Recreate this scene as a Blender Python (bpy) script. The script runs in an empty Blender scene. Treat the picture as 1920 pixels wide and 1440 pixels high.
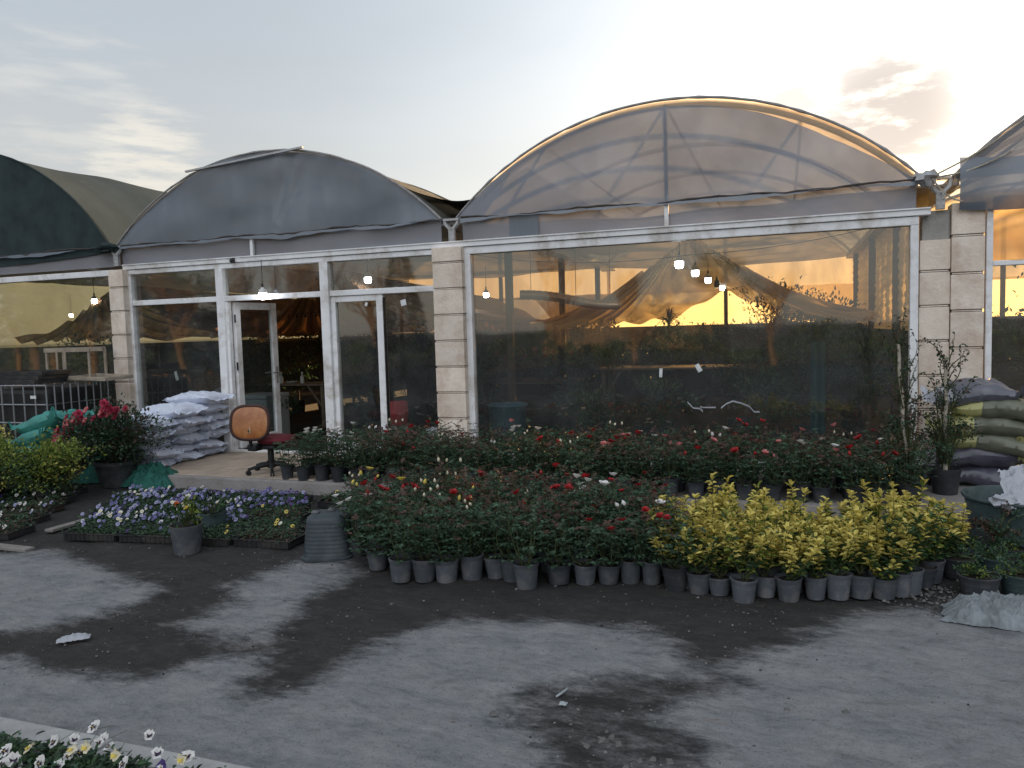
import bpy, bmesh, math, random
import numpy as np
from mathutils import Vector, Matrix, noise as mnoise
PI = math.pi
rnd = random.Random(7)
SC = bpy.context.scene
COL = SC.collection

# ------------------------------------------------------------------ camera
CAM = Vector((0.0, -8.614, 1.7))
YAW, PITCH, ROLL, FPX = 0.34113, -0.070958, -0.029011, 1440.0
fwd = Vector((-math.sin(YAW)*math.cos(PITCH), math.cos(YAW)*math.cos(PITCH), math.sin(PITCH)))
rgt0 = Vector((math.cos(YAW), math.sin(YAW), 0)); up0 = rgt0.cross(fwd)
RGT = rgt0*math.cos(ROLL) + up0*math.sin(ROLL)
UPV = -rgt0*math.sin(ROLL) + up0*math.cos(ROLL)
cd = bpy.data.cameras.new('camera'); cam = bpy.data.objects.new('camera', cd); COL.objects.link(cam)
cam.matrix_world = Matrix((( RGT.x, UPV.x, -fwd.x, CAM.x), (RGT.y, UPV.y, -fwd.y, CAM.y), (RGT.z, UPV.z, -fwd.z, CAM.z), (0,0,0,1)))
cd.sensor_width = 36; cd.lens = FPX/1920*36; cd.clip_end = 3000; cd.clip_start = 0.05
SC.camera = cam

def ray(px, py): return fwd + RGT*((px-960)/FPX) - UPV*((py-720)/FPX)
def G(px, py, z=0.0):            # survey: a measured bearing met with a level at height z
    d = ray(px, py); return CAM + d*((z-CAM.z)/d.z)
def F(px, py, y=0.0):            # the same met with a plane parallel to the shop front
    d = ray(px, py); return CAM + d*((y-CAM.y)/d.y)

# ------------------------------------------------------------------ materials
def nodes(name):
    m = bpy.data.materials.new(name); m.use_nodes = True
    nt = m.node_tree; nt.nodes.clear(); return m, nt
def N(nt, t, **kw):
    n = nt.nodes.new(t)
    for k, v in kw.items():
        if k in n.inputs: n.inputs[k].default_value = v
        else: setattr(n, k, v)
    return n
def L(nt, a, b): nt.links.new(a, b)
def ramp(nt, fac, stops):
    r = nt.nodes.new('ShaderNodeValToRGB'); L(nt, fac, r.inputs[0])
    e = r.color_ramp.elements
    while len(e) < len(stops): e.new(0.5)
    for i, (p, c) in enumerate(stops):
        e[i].position = p; e[i].color = (*c, 1) if len(c) == 3 else c
    return r.outputs[0]
def shade(c, k): return tuple(min(1, max(0, x*k)) for x in c)
def mat(name, c, rough=.65, var=.25, scale=9., bump=.0, bscale=60., metal=0., spec=.4, c2=None, orand=0., irand=0., trans=0., coord='Object', dirt=None, dirt_amt=.5, dirt_scale=4.):
    m, nt = nodes(name)
    out = N(nt, 'ShaderNodeOutputMaterial'); p = N(nt, 'ShaderNodeBsdfPrincipled')
    p.inputs['Roughness'].default_value = rough; p.inputs['Metallic'].default_value = metal
    p.inputs['Specular IOR Level'].default_value = spec
    tc = N(nt, 'ShaderNodeTexCoord'); nz = N(nt, 'ShaderNodeTexNoise', Scale=scale, Detail=5.0, Roughness=.6)
    L(nt, tc.outputs[coord], nz.inputs['Vector'])
    a = shade(c, 1-var); b = c2 if c2 else shade(c, 1+var)
    colr = ramp(nt, nz.outputs[0], [(.3, a), (.72, b)])
    if dirt:
        n2 = N(nt, 'ShaderNodeTexNoise', Scale=dirt_scale, Detail=8.0, Roughness=.7); L(nt, tc.outputs[coord], n2.inputs['Vector'])
        f = ramp(nt, n2.outputs[0], [(.48, (0,0,0)), (.66, (dirt_amt,)*3)])
        mx = N(nt, 'ShaderNodeMix', data_type='RGBA'); L(nt, f, mx.inputs[0]); L(nt, colr, mx.inputs[6]); mx.inputs[7].default_value = (*dirt, 1); colr = mx.outputs[2]
    src = None
    if irand: src = N(nt, 'ShaderNodeNewGeometry').outputs['Random Per Island']; k = irand
    if orand: src = N(nt, 'ShaderNodeObjectInfo').outputs['Random']; k = orand
    if src is not None:
        mr = N(nt, 'ShaderNodeMapRange'); L(nt, src, mr.inputs[0]); mr.inputs[3].default_value = 1-k; mr.inputs[4].default_value = 1+k
        hs = N(nt, 'ShaderNodeHueSaturation'); L(nt, colr, hs.inputs['Color']); L(nt, mr.outputs[0], hs.inputs['Value']); colr = hs.outputs[0]
    L(nt, colr, p.inputs['Base Color'])
    if bump:
        nb = N(nt, 'ShaderNodeTexNoise', Scale=bscale, Detail=6.0); L(nt, tc.outputs[coord], nb.inputs['Vector'])
        bp = N(nt, 'ShaderNodeBump', Strength=bump, Distance=.02); L(nt, nb.outputs[0], bp.inputs['Height']); L(nt, bp.outputs[0], p.inputs['Normal'])
    sh = p.outputs[0]
    if trans:
        t = N(nt, 'ShaderNodeBsdfTranslucent'); L(nt, colr, t.inputs['Color'])
        ms = N(nt, 'ShaderNodeMixShader', Fac=trans); L(nt, sh, ms.inputs[1]); L(nt, t.outputs[0], ms.inputs[2]); sh = ms.outputs[0]
    L(nt, sh, out.inputs[0]); return m
def film(name, c, transp=.3, transl=.4, gloss=.1, tint=None, streak=(3, 3, 3), rough=.3, var=.18, pleat=False):
    """thin horticultural plastic: part see-through, part light-scattering, part shiny"""
    m, nt = nodes(name); out = N(nt, 'ShaderNodeOutputMaterial')
    tc = N(nt, 'ShaderNodeTexCoord'); mp = N(nt, 'ShaderNodeMapping'); mp.inputs['Scale'].default_value = streak
    L(nt, tc.outputs['Object'], mp.inputs[0])
    nz = N(nt, 'ShaderNodeTexNoise', Scale=1.6, Detail=7.0, Roughness=.65); L(nt, mp.outputs[0], nz.inputs['Vector'])
    colr = ramp(nt, nz.outputs[0], [(.3, shade(c, 1-var)), (.7, shade(c, 1+var))])
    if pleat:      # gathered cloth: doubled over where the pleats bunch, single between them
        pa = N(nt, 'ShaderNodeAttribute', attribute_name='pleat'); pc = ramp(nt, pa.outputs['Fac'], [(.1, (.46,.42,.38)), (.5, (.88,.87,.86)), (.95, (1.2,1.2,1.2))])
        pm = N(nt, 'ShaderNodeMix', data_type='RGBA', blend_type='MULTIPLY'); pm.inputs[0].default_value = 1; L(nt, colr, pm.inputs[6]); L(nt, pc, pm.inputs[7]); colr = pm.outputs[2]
    tp = N(nt, 'ShaderNodeBsdfTransparent'); tp.inputs[0].default_value = (*(tint or (.95,.95,.95)), 1)
    tl = N(nt, 'ShaderNodeBsdfTranslucent'); L(nt, colr, tl.inputs[0])
    df = N(nt, 'ShaderNodeBsdfDiffuse'); L(nt, colr, df.inputs[0])
    gl = N(nt, 'ShaderNodeBsdfGlossy', Roughness=rough); gl.inputs[0].default_value = (.8,.8,.8,1)
    bp = N(nt, 'ShaderNodeBump', Strength=.25, Distance=.02); L(nt, nz.outputs[0], bp.inputs['Height']); L(nt, bp.outputs[0], gl.inputs['Normal'])
    rest = max(1e-4, 1-transp)
    m1 = N(nt, 'ShaderNodeMixShader', Fac=transl/rest); L(nt, df.outputs[0], m1.inputs[1]); L(nt, tl.outputs[0], m1.inputs[2])
    m2 = N(nt, 'ShaderNodeMixShader', Fac=gloss); L(nt, m1.outputs[0], m2.inputs[1]); L(nt, gl.outputs[0], m2.inputs[2])
    mr = N(nt, 'ShaderNodeMapRange'); L(nt, nz.outputs[0], mr.inputs[0]); mr.inputs[1].default_value=.3; mr.inputs[2].default_value=.7; mr.inputs[3].default_value = min(1, (1-transp)*1.12); mr.inputs[4].default_value = (1-transp)*.88
    m3 = N(nt, 'ShaderNodeMixShader'); L(nt, mr.outputs[0], m3.inputs[0]); L(nt, tp.outputs[0], m3.inputs[1]); L(nt, m2.outputs[0], m3.inputs[2])
    L(nt, m3.outputs[0], out.inputs[0]); return m
def glass(name, refl=2.0, tint=(.80,.84,.81), dust=.05):
    m, nt = nodes(name); out = N(nt, 'ShaderNodeOutputMaterial')
    tp = N(nt, 'ShaderNodeBsdfTransparent'); tp.inputs[0].default_value = (*tint, 1)
    gl = N(nt, 'ShaderNodeBsdfGlossy', Roughness=.032); gl.inputs[0].default_value = (.95,.95,.95,1)
    fr = N(nt, 'ShaderNodeFresnel', IOR=1.52); mu = N(nt, 'ShaderNodeMath', operation='MULTIPLY', use_clamp=True); mu.inputs[1].default_value = refl
    L(nt, fr.outputs[0], mu.inputs[0]); mi_ = N(nt, 'ShaderNodeMath', operation='MINIMUM'); mi_.inputs[1].default_value = .24; L(nt, mu.outputs[0], mi_.inputs[0]); mu = mi_
    tc = N(nt, 'ShaderNodeTexCoord'); nz = N(nt, 'ShaderNodeTexNoise', Scale=2.3, Detail=8.0, Roughness=.7); L(nt, tc.outputs['Object'], nz.inputs['Vector'])
    wob = N(nt, 'ShaderNodeTexNoise', Scale=.8, Detail=2.0); L(nt, tc.outputs['Object'], wob.inputs['Vector'])
    bp = N(nt, 'ShaderNodeBump', Strength=.07, Distance=.05); L(nt, wob.outputs[0], bp.inputs['Height']); L(nt, bp.outputs[0], gl.inputs['Normal'])
    m1 = N(nt, 'ShaderNodeMixShader'); L(nt, mu.outputs[0], m1.inputs[0]); L(nt, tp.outputs[0], m1.inputs[1]); L(nt, gl.outputs[0], m1.inputs[2])
    df = N(nt, 'ShaderNodeBsdfDiffuse'); df.inputs[0].default_value = (.34,.39,.41,1)
    f = ramp(nt, nz.outputs[0], [(.35, (dust*.4,)*3), (.75, (dust*1.8,)*3)])
    m2 = N(nt, 'ShaderNodeMixShader'); L(nt, f, m2.inputs[0]); L(nt, m1.outputs[0], m2.inputs[1]); L(nt, df.outputs[0], m2.inputs[2])
    L(nt, m2.outputs[0], out.inputs[0]); return m
def emit(name, c, s):
    m, nt = nodes(name); out = N(nt, 'ShaderNodeOutputMaterial'); e = N(nt, 'ShaderNodeEmission', Strength=s); e.inputs[0].default_value = (*c, 1)
    L(nt, e.outputs[0], out.inputs[0]); return m

M = {}
M['white'] = mat('white_upvc', (.82,.83,.85), .45, .08, 5, dirt=(.34,.28,.22), dirt_amt=.6, dirt_scale=3.2)
M['stone'] = mat('travertine', (.78,.66,.55), .8, .14, 5, bump=.3, bscale=40, c2=(.86,.77,.68), dirt=(.50,.37,.29), dirt_amt=.7, dirt_scale=2.6, irand=.13)
M['mortar'] = mat('mortar', (.11,.09,.08), .95, .3, 20)
M['concrete'] = mat('concrete', (.30,.28,.27), .95, .2, 6, bump=.4, bscale=35, dirt=(.16,.14,.13), dirt_amt=.6, dirt_scale=3)
M['block'] = mat('cement_block', (.34,.33,.31), .95, .15, 12, bump=.4, bscale=60)
M['galv'] = mat('galvanised', (.42,.43,.44), .5, .15, 14, metal=.6, dirt=(.25,.16,.1), dirt_amt=.4)
M['steel'] = mat('cage_steel', (.30,.31,.33), .45, .12, 20, metal=.5)
M['rope'] = mat('dark_rope', (.07,.06,.055), .9, .3, 30)
M['wire'] = mat('black_wire', (.02,.02,.022), .7, .1, 30)
M['potg'] = mat('grey_pot', (.092,.102,.118), .7, .15, 10, spec=.2, orand=.35, dirt=(.22,.20,.18), dirt_amt=.5, dirt_scale=9)
M['potd'] = mat('dark_pot', (.045,.05,.058), .5, .2, 10, orand=.35, dirt=(.13,.12,.11), dirt_amt=.35, dirt_scale=9)
M['soil'] = mat('potting_soil', (.035,.027,.022), .98, .4, 40, bump=.8, bscale=90)
M['stem'] = mat('stem', (.06,.075,.03), .8, .3, 20)
M['leaf'] = mat('rose_leaf', (.060,.116,.070), .5, .3, 6, irand=.5, trans=.3, spec=.35)
M['leafred'] = mat('young_leaf', (.105,.058,.046), .5, .3, 6, irand=.4, trans=.25, spec=.35)
M['leafmid'] = mat('green_leaf', (.052,.105,.042), .55, .3, 6, irand=.4, trans=.25, spec=.3)
M['leafdark'] = mat('dark_leaf', (.032,.060,.034), .5, .3, 6, irand=.45, trans=.2, spec=.35)
M['leafyel'] = mat('golden_leaf', (.65,.52,.11), .5, .22, 25, irand=.25, trans=.25, spec=.3, c2=(.80,.71,.22))
M['leafyelg'] = mat('golden_green_leaf', (.20,.26,.05), .5, .3, 20, irand=.35, trans=.2, spec=.3)
M['red'] = mat('red_petal', (.40,.022,.025), .55, .25, 20, irand=.25, trans=.25)
M['pink'] = mat('pink_petal', (.66,.24,.24), .55, .2, 20, irand=.2, trans=.25)
M['hot'] = mat('hot_pink_petal', (.50,.06,.12), .55, .25, 20, irand=.25, trans=.25)
M['cream'] = mat('cream_petal', (.80,.74,.56), .55, .12, 20, irand=.1, trans=.25)
M['whitep'] = mat('white_petal', (.82,.80,.78), .55, .08, 20, irand=.08, trans=.25)
M['yellowp'] = mat('yellow_petal', (.80,.64,.14), .55, .15, 20, irand=.12, trans=.25)
M['orange'] = mat('orange_petal', (.62,.16,.05), .55, .2, 20, irand=.15, trans=.25)
M['blue'] = mat('blue_petal', (.17,.165,.40), .55, .3, 20, irand=.3, trans=.2)
M['purple'] = mat('purple_petal', (.075,.04,.19), .55, .3, 20, irand=.3, trans=.2)
M['lilac'] = mat('lilac_petal', (.36,.37,.56), .55, .2, 20, irand=.2, trans=.2)
M['blotch'] = mat('pansy_blotch', (.03,.012,.05), .6, .2, 20)
M['tray'] = mat('black_tray', (.022,.023,.026), .5, .2, 12, dirt=(.09,.08,.07), dirt_amt=.5)
M['sackw'] = mat('woven_white_sack', (.64,.69,.82), .6, .10, 7, bump=.3, bscale=140, dirt=(.50,.52,.58), dirt_amt=.5, dirt_scale=6)
M['sackg'] = mat('teal_sack', (.05,.25,.22), .6, .22, 6, bump=.25, bscale=120)
M['tealsheet'] = mat('dark_teal_sheet', (.02,.085,.095), .5, .2, 6)
M['net'] = mat('teal_net', (.02,.12,.095), .8, .3, 10, bump=.4, bscale=150)
M['sackd'] = mat('dark_plastic_sack', (.12,.125,.155), .32, .25, 6, spec=.5)
M['sackp'] = mat('purple_plastic_sack', (.08,.08,.11), .3, .3, 5, spec=.5)
M['sacko'] = mat('olive_plastic_sack', (.135,.145,.105), .4, .3, 5, spec=.45)
M['ylabel'] = mat('yellow_sack_print', (.40,.39,.17), .45, .15, 8)
M['paper'] = mat('paper', (.66,.69,.70), .7, .08, 8)
M['plasticw'] = mat('white_bag', (.47,.49,.54), .4, .12, 8, trans=.15)
M['bag'] = mat('grey_bag', (.25,.28,.30), .25, .35, 7, trans=.2)
M['tile'] = mat('porch_tile', (.42,.34,.27), .7, .2, 3, irand=.12, bump=.15, bscale=30, dirt=(.24,.20,.17), dirt_amt=.55, dirt_scale=2.5)
M['wood'] = mat('weathered_wood', (.33,.28,.22), .9, .3, 6, bump=.5, bscale=30)
M['plank'] = mat('pale_plank', (.24,.22,.205), .9, .2, 6, bump=.4, bscale=30)
M['chairwood'] = mat('chair_plywood', (.36,.125,.035), .35, .22, 7, spec=.5, dirt=(.55,.33,.14), dirt_amt=.35, dirt_scale=7)
M['chairrim'] = mat('dark_upholstery_edge', (.055,.025,.02), .7, .3, 12)
M['chairseat'] = mat('crimson_seat', (.12,.012,.020), .75, .25, 12)
M['black'] = mat('black_plastic', (.018,.018,.020), .5, .3, 10)
M['tub'] = mat('teal_grey_tub', (.045,.058,.068), .5, .12, 8, dirt=(.17,.18,.19), dirt_amt=.3, dirt_scale=4)
M['bigtub'] = mat('dark_teal_tub', (.055,.085,.090), .45, .15, 8, dirt=(.16,.18,.18), dirt_amt=.35)
M['netdark'] = mat('shade_net_green', (.028,.045,.048), .95, .35, 3, bump=.3, bscale=200)
M['netbrown'] = film('shade_net_brown', (.068,.086,.092), .005, .05, .03, streak=(.4, 1.2, .4), var=.25)
M['netvalley'] = film('shade_net_valley', (.04,.055,.05), .12, .1, .0, var=.3)
M['film1'] = film('gable_film_grey', (.155,.182,.220), .0, .08, .06, streak=(.9, 2, .35), var=.14)
M['film2'] = film('gable_film_clear', (.205,.226,.275), .012, .22, .06, streak=(.7, 2, .5), var=.12)
M['filmedge'] = film('single_layer_edge_film', (.66,.55,.42), .36, .30, .04, tint=(1,.88,.68))
M['lining'] = film('ceiling_lining', (.40,.36,.30), .13, .50, .05, tint=(.97,.90,.80), streak=(1.2,.5,1), var=.22)
M['rearcurtain'] = film('rear_curtain', (.58,.46,.32), .09, .33, .03, tint=(1,.74,.42), streak=(2,.5,.5))
M['reardull'] = film('rear_film_dull', (.46,.37,.29), .03, .16, .03, tint=(1,.88,.7), streak=(.6,1,.5))
M['ambersheet'] = film('amber_side_sheet', (.96,.64,.34), .14, .74, .03, tint=(1,.8,.55), streak=(1,.3,9), var=.35)
M['fascia'] = film('fascia_film', (.26,.265,.30), .07, .16, .06, streak=(.6, 2, 1.4), var=.2)
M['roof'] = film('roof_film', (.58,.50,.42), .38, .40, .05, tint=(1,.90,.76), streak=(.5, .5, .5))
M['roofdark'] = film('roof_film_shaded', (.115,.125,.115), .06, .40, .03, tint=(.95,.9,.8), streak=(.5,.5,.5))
M['batten'] = mat('batten', (.30,.29,.29), .8, .3, 14)
M['endfilm'] = film('rear_film', (.86,.70,.38), .38, .52, .02, tint=(1.0,.80,.46), streak=(.6, 1, .5))
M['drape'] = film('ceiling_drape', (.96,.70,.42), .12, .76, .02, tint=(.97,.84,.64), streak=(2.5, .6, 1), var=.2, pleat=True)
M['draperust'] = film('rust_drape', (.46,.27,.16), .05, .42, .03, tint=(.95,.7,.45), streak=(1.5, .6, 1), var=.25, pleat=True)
M['glass'] = glass('window_glass', 3.4, (.72,.75,.73), .06)
M['glassdoor'] = glass('door_glass', 4.0, (.58,.64,.64), .05)
M['post'] = mat('brown_post', (.09,.055,.035), .85, .3, 10)
M['duct'] = mat('brown_foil_duct', (.36,.22,.12), .28, .2, 8, metal=.7)
M['wallboard'] = mat('rear_knee_wall', (.035,.030,.022), .9, .3, 3)
M['bench'] = mat('bench_wood', (.20,.16,.12), .85, .3, 8)
M['redplastic'] = mat('red_plastic', (.50,.03,.03), .5, .1, 10)
M['blueplastic'] = mat('blue_plastic', (.07,.15,.20), .5, .15, 10)
M['chest'] = mat('pale_box', (.36,.40,.42), .6, .1, 10)
M['bulbhood'] = mat('lamp_hood', (.75,.75,.76), .4, .05, 10)
M['bulbglow'] = emit('lamp_glow', (.93,.97,1.0), 14)
M['bulboff'] = mat('unlit_lamp', (.10,.08,.06), .4, .1, 10)
M['bark'] = mat('pale_bark', (.42,.38,.31), .9, .35, 22, bump=.5, bscale=50)
M['bark2'] = mat('tree_bark', (.10,.075,.055), .95, .3, 8, bump=.6, bscale=25)
M['twig'] = mat('bare_twig', (.085,.06,.045), .95, .3, 12)
M['kerb'] = mat('kerb_stone', (.40,.40,.40), .9, .15, 6, bump=.4, bscale=50, dirt=(.22,.21,.2), dirt_amt=.5)
M['chips'] = mat('stone_chips', (.125,.12,.115), .9, .25, 12, irand=.85)
M['infloor'] = mat('greenhouse_soil_floor', (.025,.022,.018), .97, .35, 3, bump=.6, bscale=20)
M['brickhouse'] = mat('plaster_wall', (.10,.085,.07), .9, .15, 1.5)
M['rooftile'] = mat('red_roof', (.085,.05,.04), .85, .2, 4)

# ------------------------------------------------------------------ mesh builder
class MB:
    def __init__(s): s.v = []; s.f = []; s.mi = []; s.cur = 0
    def add(s, vs, fs):
        o = len(s.v); s.v += [tuple(x) for x in vs]; s.f += [tuple(i+o for i in f) for f in fs]; s.mi += [s.cur]*len(fs); return s
    def box(s, a, b, bev=0.0, mtx=None):
        a = Vector(a); b = Vector(b); c = (a+b)/2; h = (b-a)/2
        vs = []
        if bev <= 0:
            for x in (-1,1):
                for y in (-1,1):
                    for z in (-1,1): vs.append(Vector((c.x+x*h.x, c.y+y*h.y, c.z+z*h.z)))
            fs = [(0,1,3,2),(4,6,7,5),(0,4,5,1),(2,3,7,6),(0,2,6,4),(1,5,7,3)]
        else:
            bm = bmesh.new(); bmesh.ops.create_cube(bm, size=2)
            for v in bm.verts: v.co = Vector((v.co.x*h.x, v.co.y*h.y, v.co.z*h.z))
            bmesh.ops.bevel(bm, geom=bm.edges[:], offset=min(bev, .9*min(h)), segments=2, profile=.6, affect='EDGES')
            bm.verts.index_update(); vs = [v.co+c for v in bm.verts]; fs = [tuple(v.index for v in f.verts) for f in bm.faces]; bm.free()
        if mtx is not None: vs = [mtx @ v for v in vs]
        return s.add(vs, fs)
    def tube(s, pts, r, n=6, cap=True):
        pts = [Vector(p) for p in pts]; k = len(pts)
        rs = r if isinstance(r, (list, tuple)) else [r]*k
        vs = []; ref = None
        for i, p in enumerate(pts):
            t = (pts[min(i+1,k-1)]-pts[max(i-1,0)]); t = t.normalized() if t.length > 1e-9 else Vector((0,0,1))
            if ref is None: ref = Vector((1,0,0)) if abs(t.x) < .8 else Vector((0,1,0))
            u = (ref - t*ref.dot(t)).normalized(); ref = u; w = t.cross(u)
            for j in range(n):
                a = 2*PI*j/n; vs.append(p + (u*math.cos(a)+w*math.sin(a))*rs[i])
        fs = [(i*n+j, i*n+(j+1)%n, (i+1)*n+(j+1)%n, (i+1)*n+j) for i in range(k-1) for j in range(n)]
        if cap: fs += [tuple(range(n-1,-1,-1)), tuple((k-1)*n+j for j in range(n))]
        return s.add(vs, fs)
    def lathe(s, prof, n=20, c=(0,0,0), sq=None, cap0=False, cap1=False, sx=1, sy=1):
        vs = []
        for r, z in prof:
            for j in range(n):
                a = 2*PI*j/n; ca, sa = math.cos(a), math.sin(a); rr = r
                if sq: rr = r/((abs(ca)**sq+abs(sa)**sq)**(1/sq))
                vs.append((c[0]+rr*ca*sx, c[1]+rr*sa*sy, c[2]+z))
        fs = [(i*n+j, i*n+(j+1)%n, (i+1)*n+(j+1)%n, (i+1)*n+j) for i in range(len(prof)-1) for j in range(n)]
        if cap0: fs.append(tuple(range(n-1,-1,-1)))
        if cap1: fs.append(tuple((len(prof)-1)*n+j for j in range(n)))
        return s.add(vs, fs)
    def grid(s, nu, nv, fn):
        vs = [fn(i/nu, j/nv) for j in range(nv+1) for i in range(nu+1)]; w = nu+1
        fs = [(j*w+i, j*w+i+1, (j+1)*w+i+1, (j+1)*w+i) for j in range(nv) for i in range(nu)]
        return s.add(vs, fs)
    def blob(s, c, r, n=10, m=7, jit=.12, seed=0):
        q = random.Random(seed); ox = Vector((q.random()*50, q.random()*50, 0)); c = Vector(c)
        def fn(u, v):
            a = 2*PI*u; b = PI*v; d = Vector((math.cos(a)*math.sin(b), math.sin(a)*math.sin(b), math.cos(b)))
            k = 1+jit*mnoise.noise(d*1.7+ox)*2
            return (c.x+d.x*r[0]*k, c.y+d.y*r[1]*k, c.z+d.z*r[2]*k)
        return s.grid(n, m, fn)
    def leaf(s, p, d, nrm, l, w, fold=.25, curl=.0):
        d = d.normalized(); sd = d.cross(nrm)
        if sd.length < 1e-5: sd = d.orthogonal()
        sd.normalize(); n2 = sd.cross(d)
        a = p; b = p+d*l*.45+sd*w*.5+n2*w*fold; t = p+d*l-n2*l*curl; c = p+d*l*.45-sd*w*.5+n2*w*fold
        return s.add([a, b, t, c], [(0,1,2),(0,2,3)])
    def leaf6(s, p, d, nrm, l, w, fold=.2, curl=.1):
        d = d.normalized(); sd = d.cross(nrm)
        if sd.length < 1e-5: sd = d.orthogonal()
        sd.normalize(); n2 = sd.cross(d)
        t = p+d*l-n2*l*curl
        l1 = p+d*l*.3+sd*w*.42+n2*w*fold; l2 = p+d*l*.7+sd*w*.45+n2*(w*fold-l*curl*.4)
        r1 = p+d*l*.3-sd*w*.42+n2*w*fold; r2 = p+d*l*.7-sd*w*.45+n2*(w*fold-l*curl*.4)
        return s.add([p, l1, l2, t, r2, r1], [(0,1,2,3),(0,3,4,5)])
    def mesh(s, name, mats, smooth=False):
        me = bpy.data.meshes.new(name); me.from_pydata(s.v, [], s.f)
        for m in (mats if isinstance(mats, (list,tuple)) else [mats]): me.materials.append(M[m] if isinstance(m, str) else m)
        me.polygons.foreach_set('material_index', s.mi)
        if smooth:
            me.polygons.foreach_set('use_smooth', [True]*len(s.f)); me.set_sharp_from_angle(angle=math.radians(52))
        me.update(); return me
    def build(s, name, mats, parent=None, smooth=False, loc=None, weld=False, angle=None):
        me = s.mesh(name, mats, smooth)
        if weld:
            bm = bmesh.new(); bm.from_mesh(me); bmesh.ops.remove_doubles(bm, verts=bm.verts, dist=1e-5); bmesh.ops.recalc_face_normals(bm, faces=bm.faces); bm.to_mesh(me); bm.free()
        if angle is not None: me.set_sharp_from_angle(angle=math.radians(angle))
        o = bpy.data.objects.new(name, me); COL.objects.link(o)
        if parent is not None: o.parent = parent
        if loc is not None: o.location = loc
        return o
def tag(o, label=None, cat=None, group=None, kind=None):
    if label:
        assert 4 <= len(label.split()) <= 16, label
        o['label'] = label
    if cat: o['category'] = cat
    if group: o['group'] = group
    if kind: o['kind'] = kind
    return o
def empty(name, label, cat, loc=(0,0,0), rz=0., group=None):
    o = bpy.data.objects.new(name, None); COL.objects.link(o); o.location = loc; o.rotation_euler = (0,0,rz); o.empty_display_size = .1
    return tag(o, label, cat, group)
def copy_tree(o, parent=None):
    c = o.copy(); COL.objects.link(c)
    if parent is not None: c.parent = parent
    for ch in o.children: copy_tree(ch, c)
    return c
def remove_tree(o):
    for ch in list(o.children): remove_tree(ch)
    bpy.data.objects.remove(o)
def rv(q=rnd): return Vector((q.uniform(-1,1), q.uniform(-1,1), q.uniform(-1,1)))
ORD = 'zeroth first second third fourth fifth sixth seventh eighth ninth tenth eleventh twelfth thirteenth fourteenth fifteenth sixteenth seventeenth eighteenth nineteenth twentieth twenty-first twenty-second twenty-third twenty-fourth twenty-fifth twenty-sixth twenty-seventh twenty-eighth twenty-ninth thirtieth thirty-first thirty-second thirty-third thirty-fourth thirty-fifth thirty-sixth thirty-seventh thirty-eighth'.split()

# ------------------------------------------------------------------ light and sky
SUN_AZ, SUN_EL = math.radians(6.5), math.radians(9.0)     # azimuth measured from +Y towards +X
sd = Vector((math.sin(SUN_AZ)*math.cos(SUN_EL), math.cos(SUN_AZ)*math.cos(SUN_EL), math.sin(SUN_EL)))
w = bpy.data.worlds.new('World'); SC.world = w; w.use_nodes = True; nt = w.node_tree; nt.nodes.clear()
wo = N(nt, 'ShaderNodeOutputWorld'); bg = N(nt, 'ShaderNodeBackground', Strength=.13)
sky = N(nt, 'ShaderNodeTexSky'); sky.sky_type = 'NISHITA'; sky.sun_disc = False; sky.sun_elevation = SUN_EL; sky.sun_rotation = SUN_AZ
sky.altitude = 900; sky.air_density = 1.0; sky.dust_density = 2.2; sky.ozone_density = 1.2
tc = N(nt, 'ShaderNodeTexCoord')
def cloud(col_in, direction, inner, outer, scale, stretch, lo, hi, colour, amount, seed):
    vd = N(nt, 'ShaderNodeVectorMath', operation='DOT_PRODUCT'); vd.inputs[1].default_value = Vector(direction).normalized(); L(nt, tc.outputs['Generated'], vd.inputs[0])
    mr = N(nt, 'ShaderNodeMapRange', interpolation_type='SMOOTHSTEP'); L(nt, vd.outputs['Value'], mr.inputs[0])
    mr.inputs[1].default_value = math.cos(math.radians(outer)); mr.inputs[2].default_value = math.cos(math.radians(inner))
    mp = N(nt, 'ShaderNodeMapping'); mp.inputs['Scale'].default_value = stretch; mp.inputs['Location'].default_value = (seed, seed*.7, 0); L(nt, tc.outputs['Generated'], mp.inputs[0])
    nz = N(nt, 'ShaderNodeTexNoise', Scale=scale, Detail=8.0, Roughness=.58); L(nt, mp.outputs[0], nz.inputs['Vector'])
    ad = N(nt, 'ShaderNodeMath', operation='MULTIPLY_ADD'); ad.inputs[1].default_value = .34; L(nt, mr.outputs[0], ad.inputs[0]); L(nt, nz.outputs[0], ad.inputs[2])
    m2 = N(nt, 'ShaderNodeMapRange', interpolation_type='SMOOTHSTEP'); L(nt, ad.outputs[0], m2.inputs[0]); m2.inputs[1].default_value = lo; m2.inputs[2].default_value = hi
    m3 = N(nt, 'ShaderNodeMath', operation='MULTIPLY'); L(nt, m2.outputs[0], m3.inputs[0]); L(nt, mr.outputs[0], m3.inputs[1])
    m4 = N(nt, 'ShaderNodeMath', operation='MULTIPLY'); m4.inputs[1].default_value = amount; L(nt, m3.outputs[0], m4.inputs[0])
    mx = N(nt, 'ShaderNodeMix', data_type='RGBA'); L(nt, m4.outputs[0], mx.inputs[0]); L(nt, col_in, mx.inputs[6]); mx.inputs[7].default_value = (*colour, 1)
    return mx.outputs[2]
c = sky.outputs[0]
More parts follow.
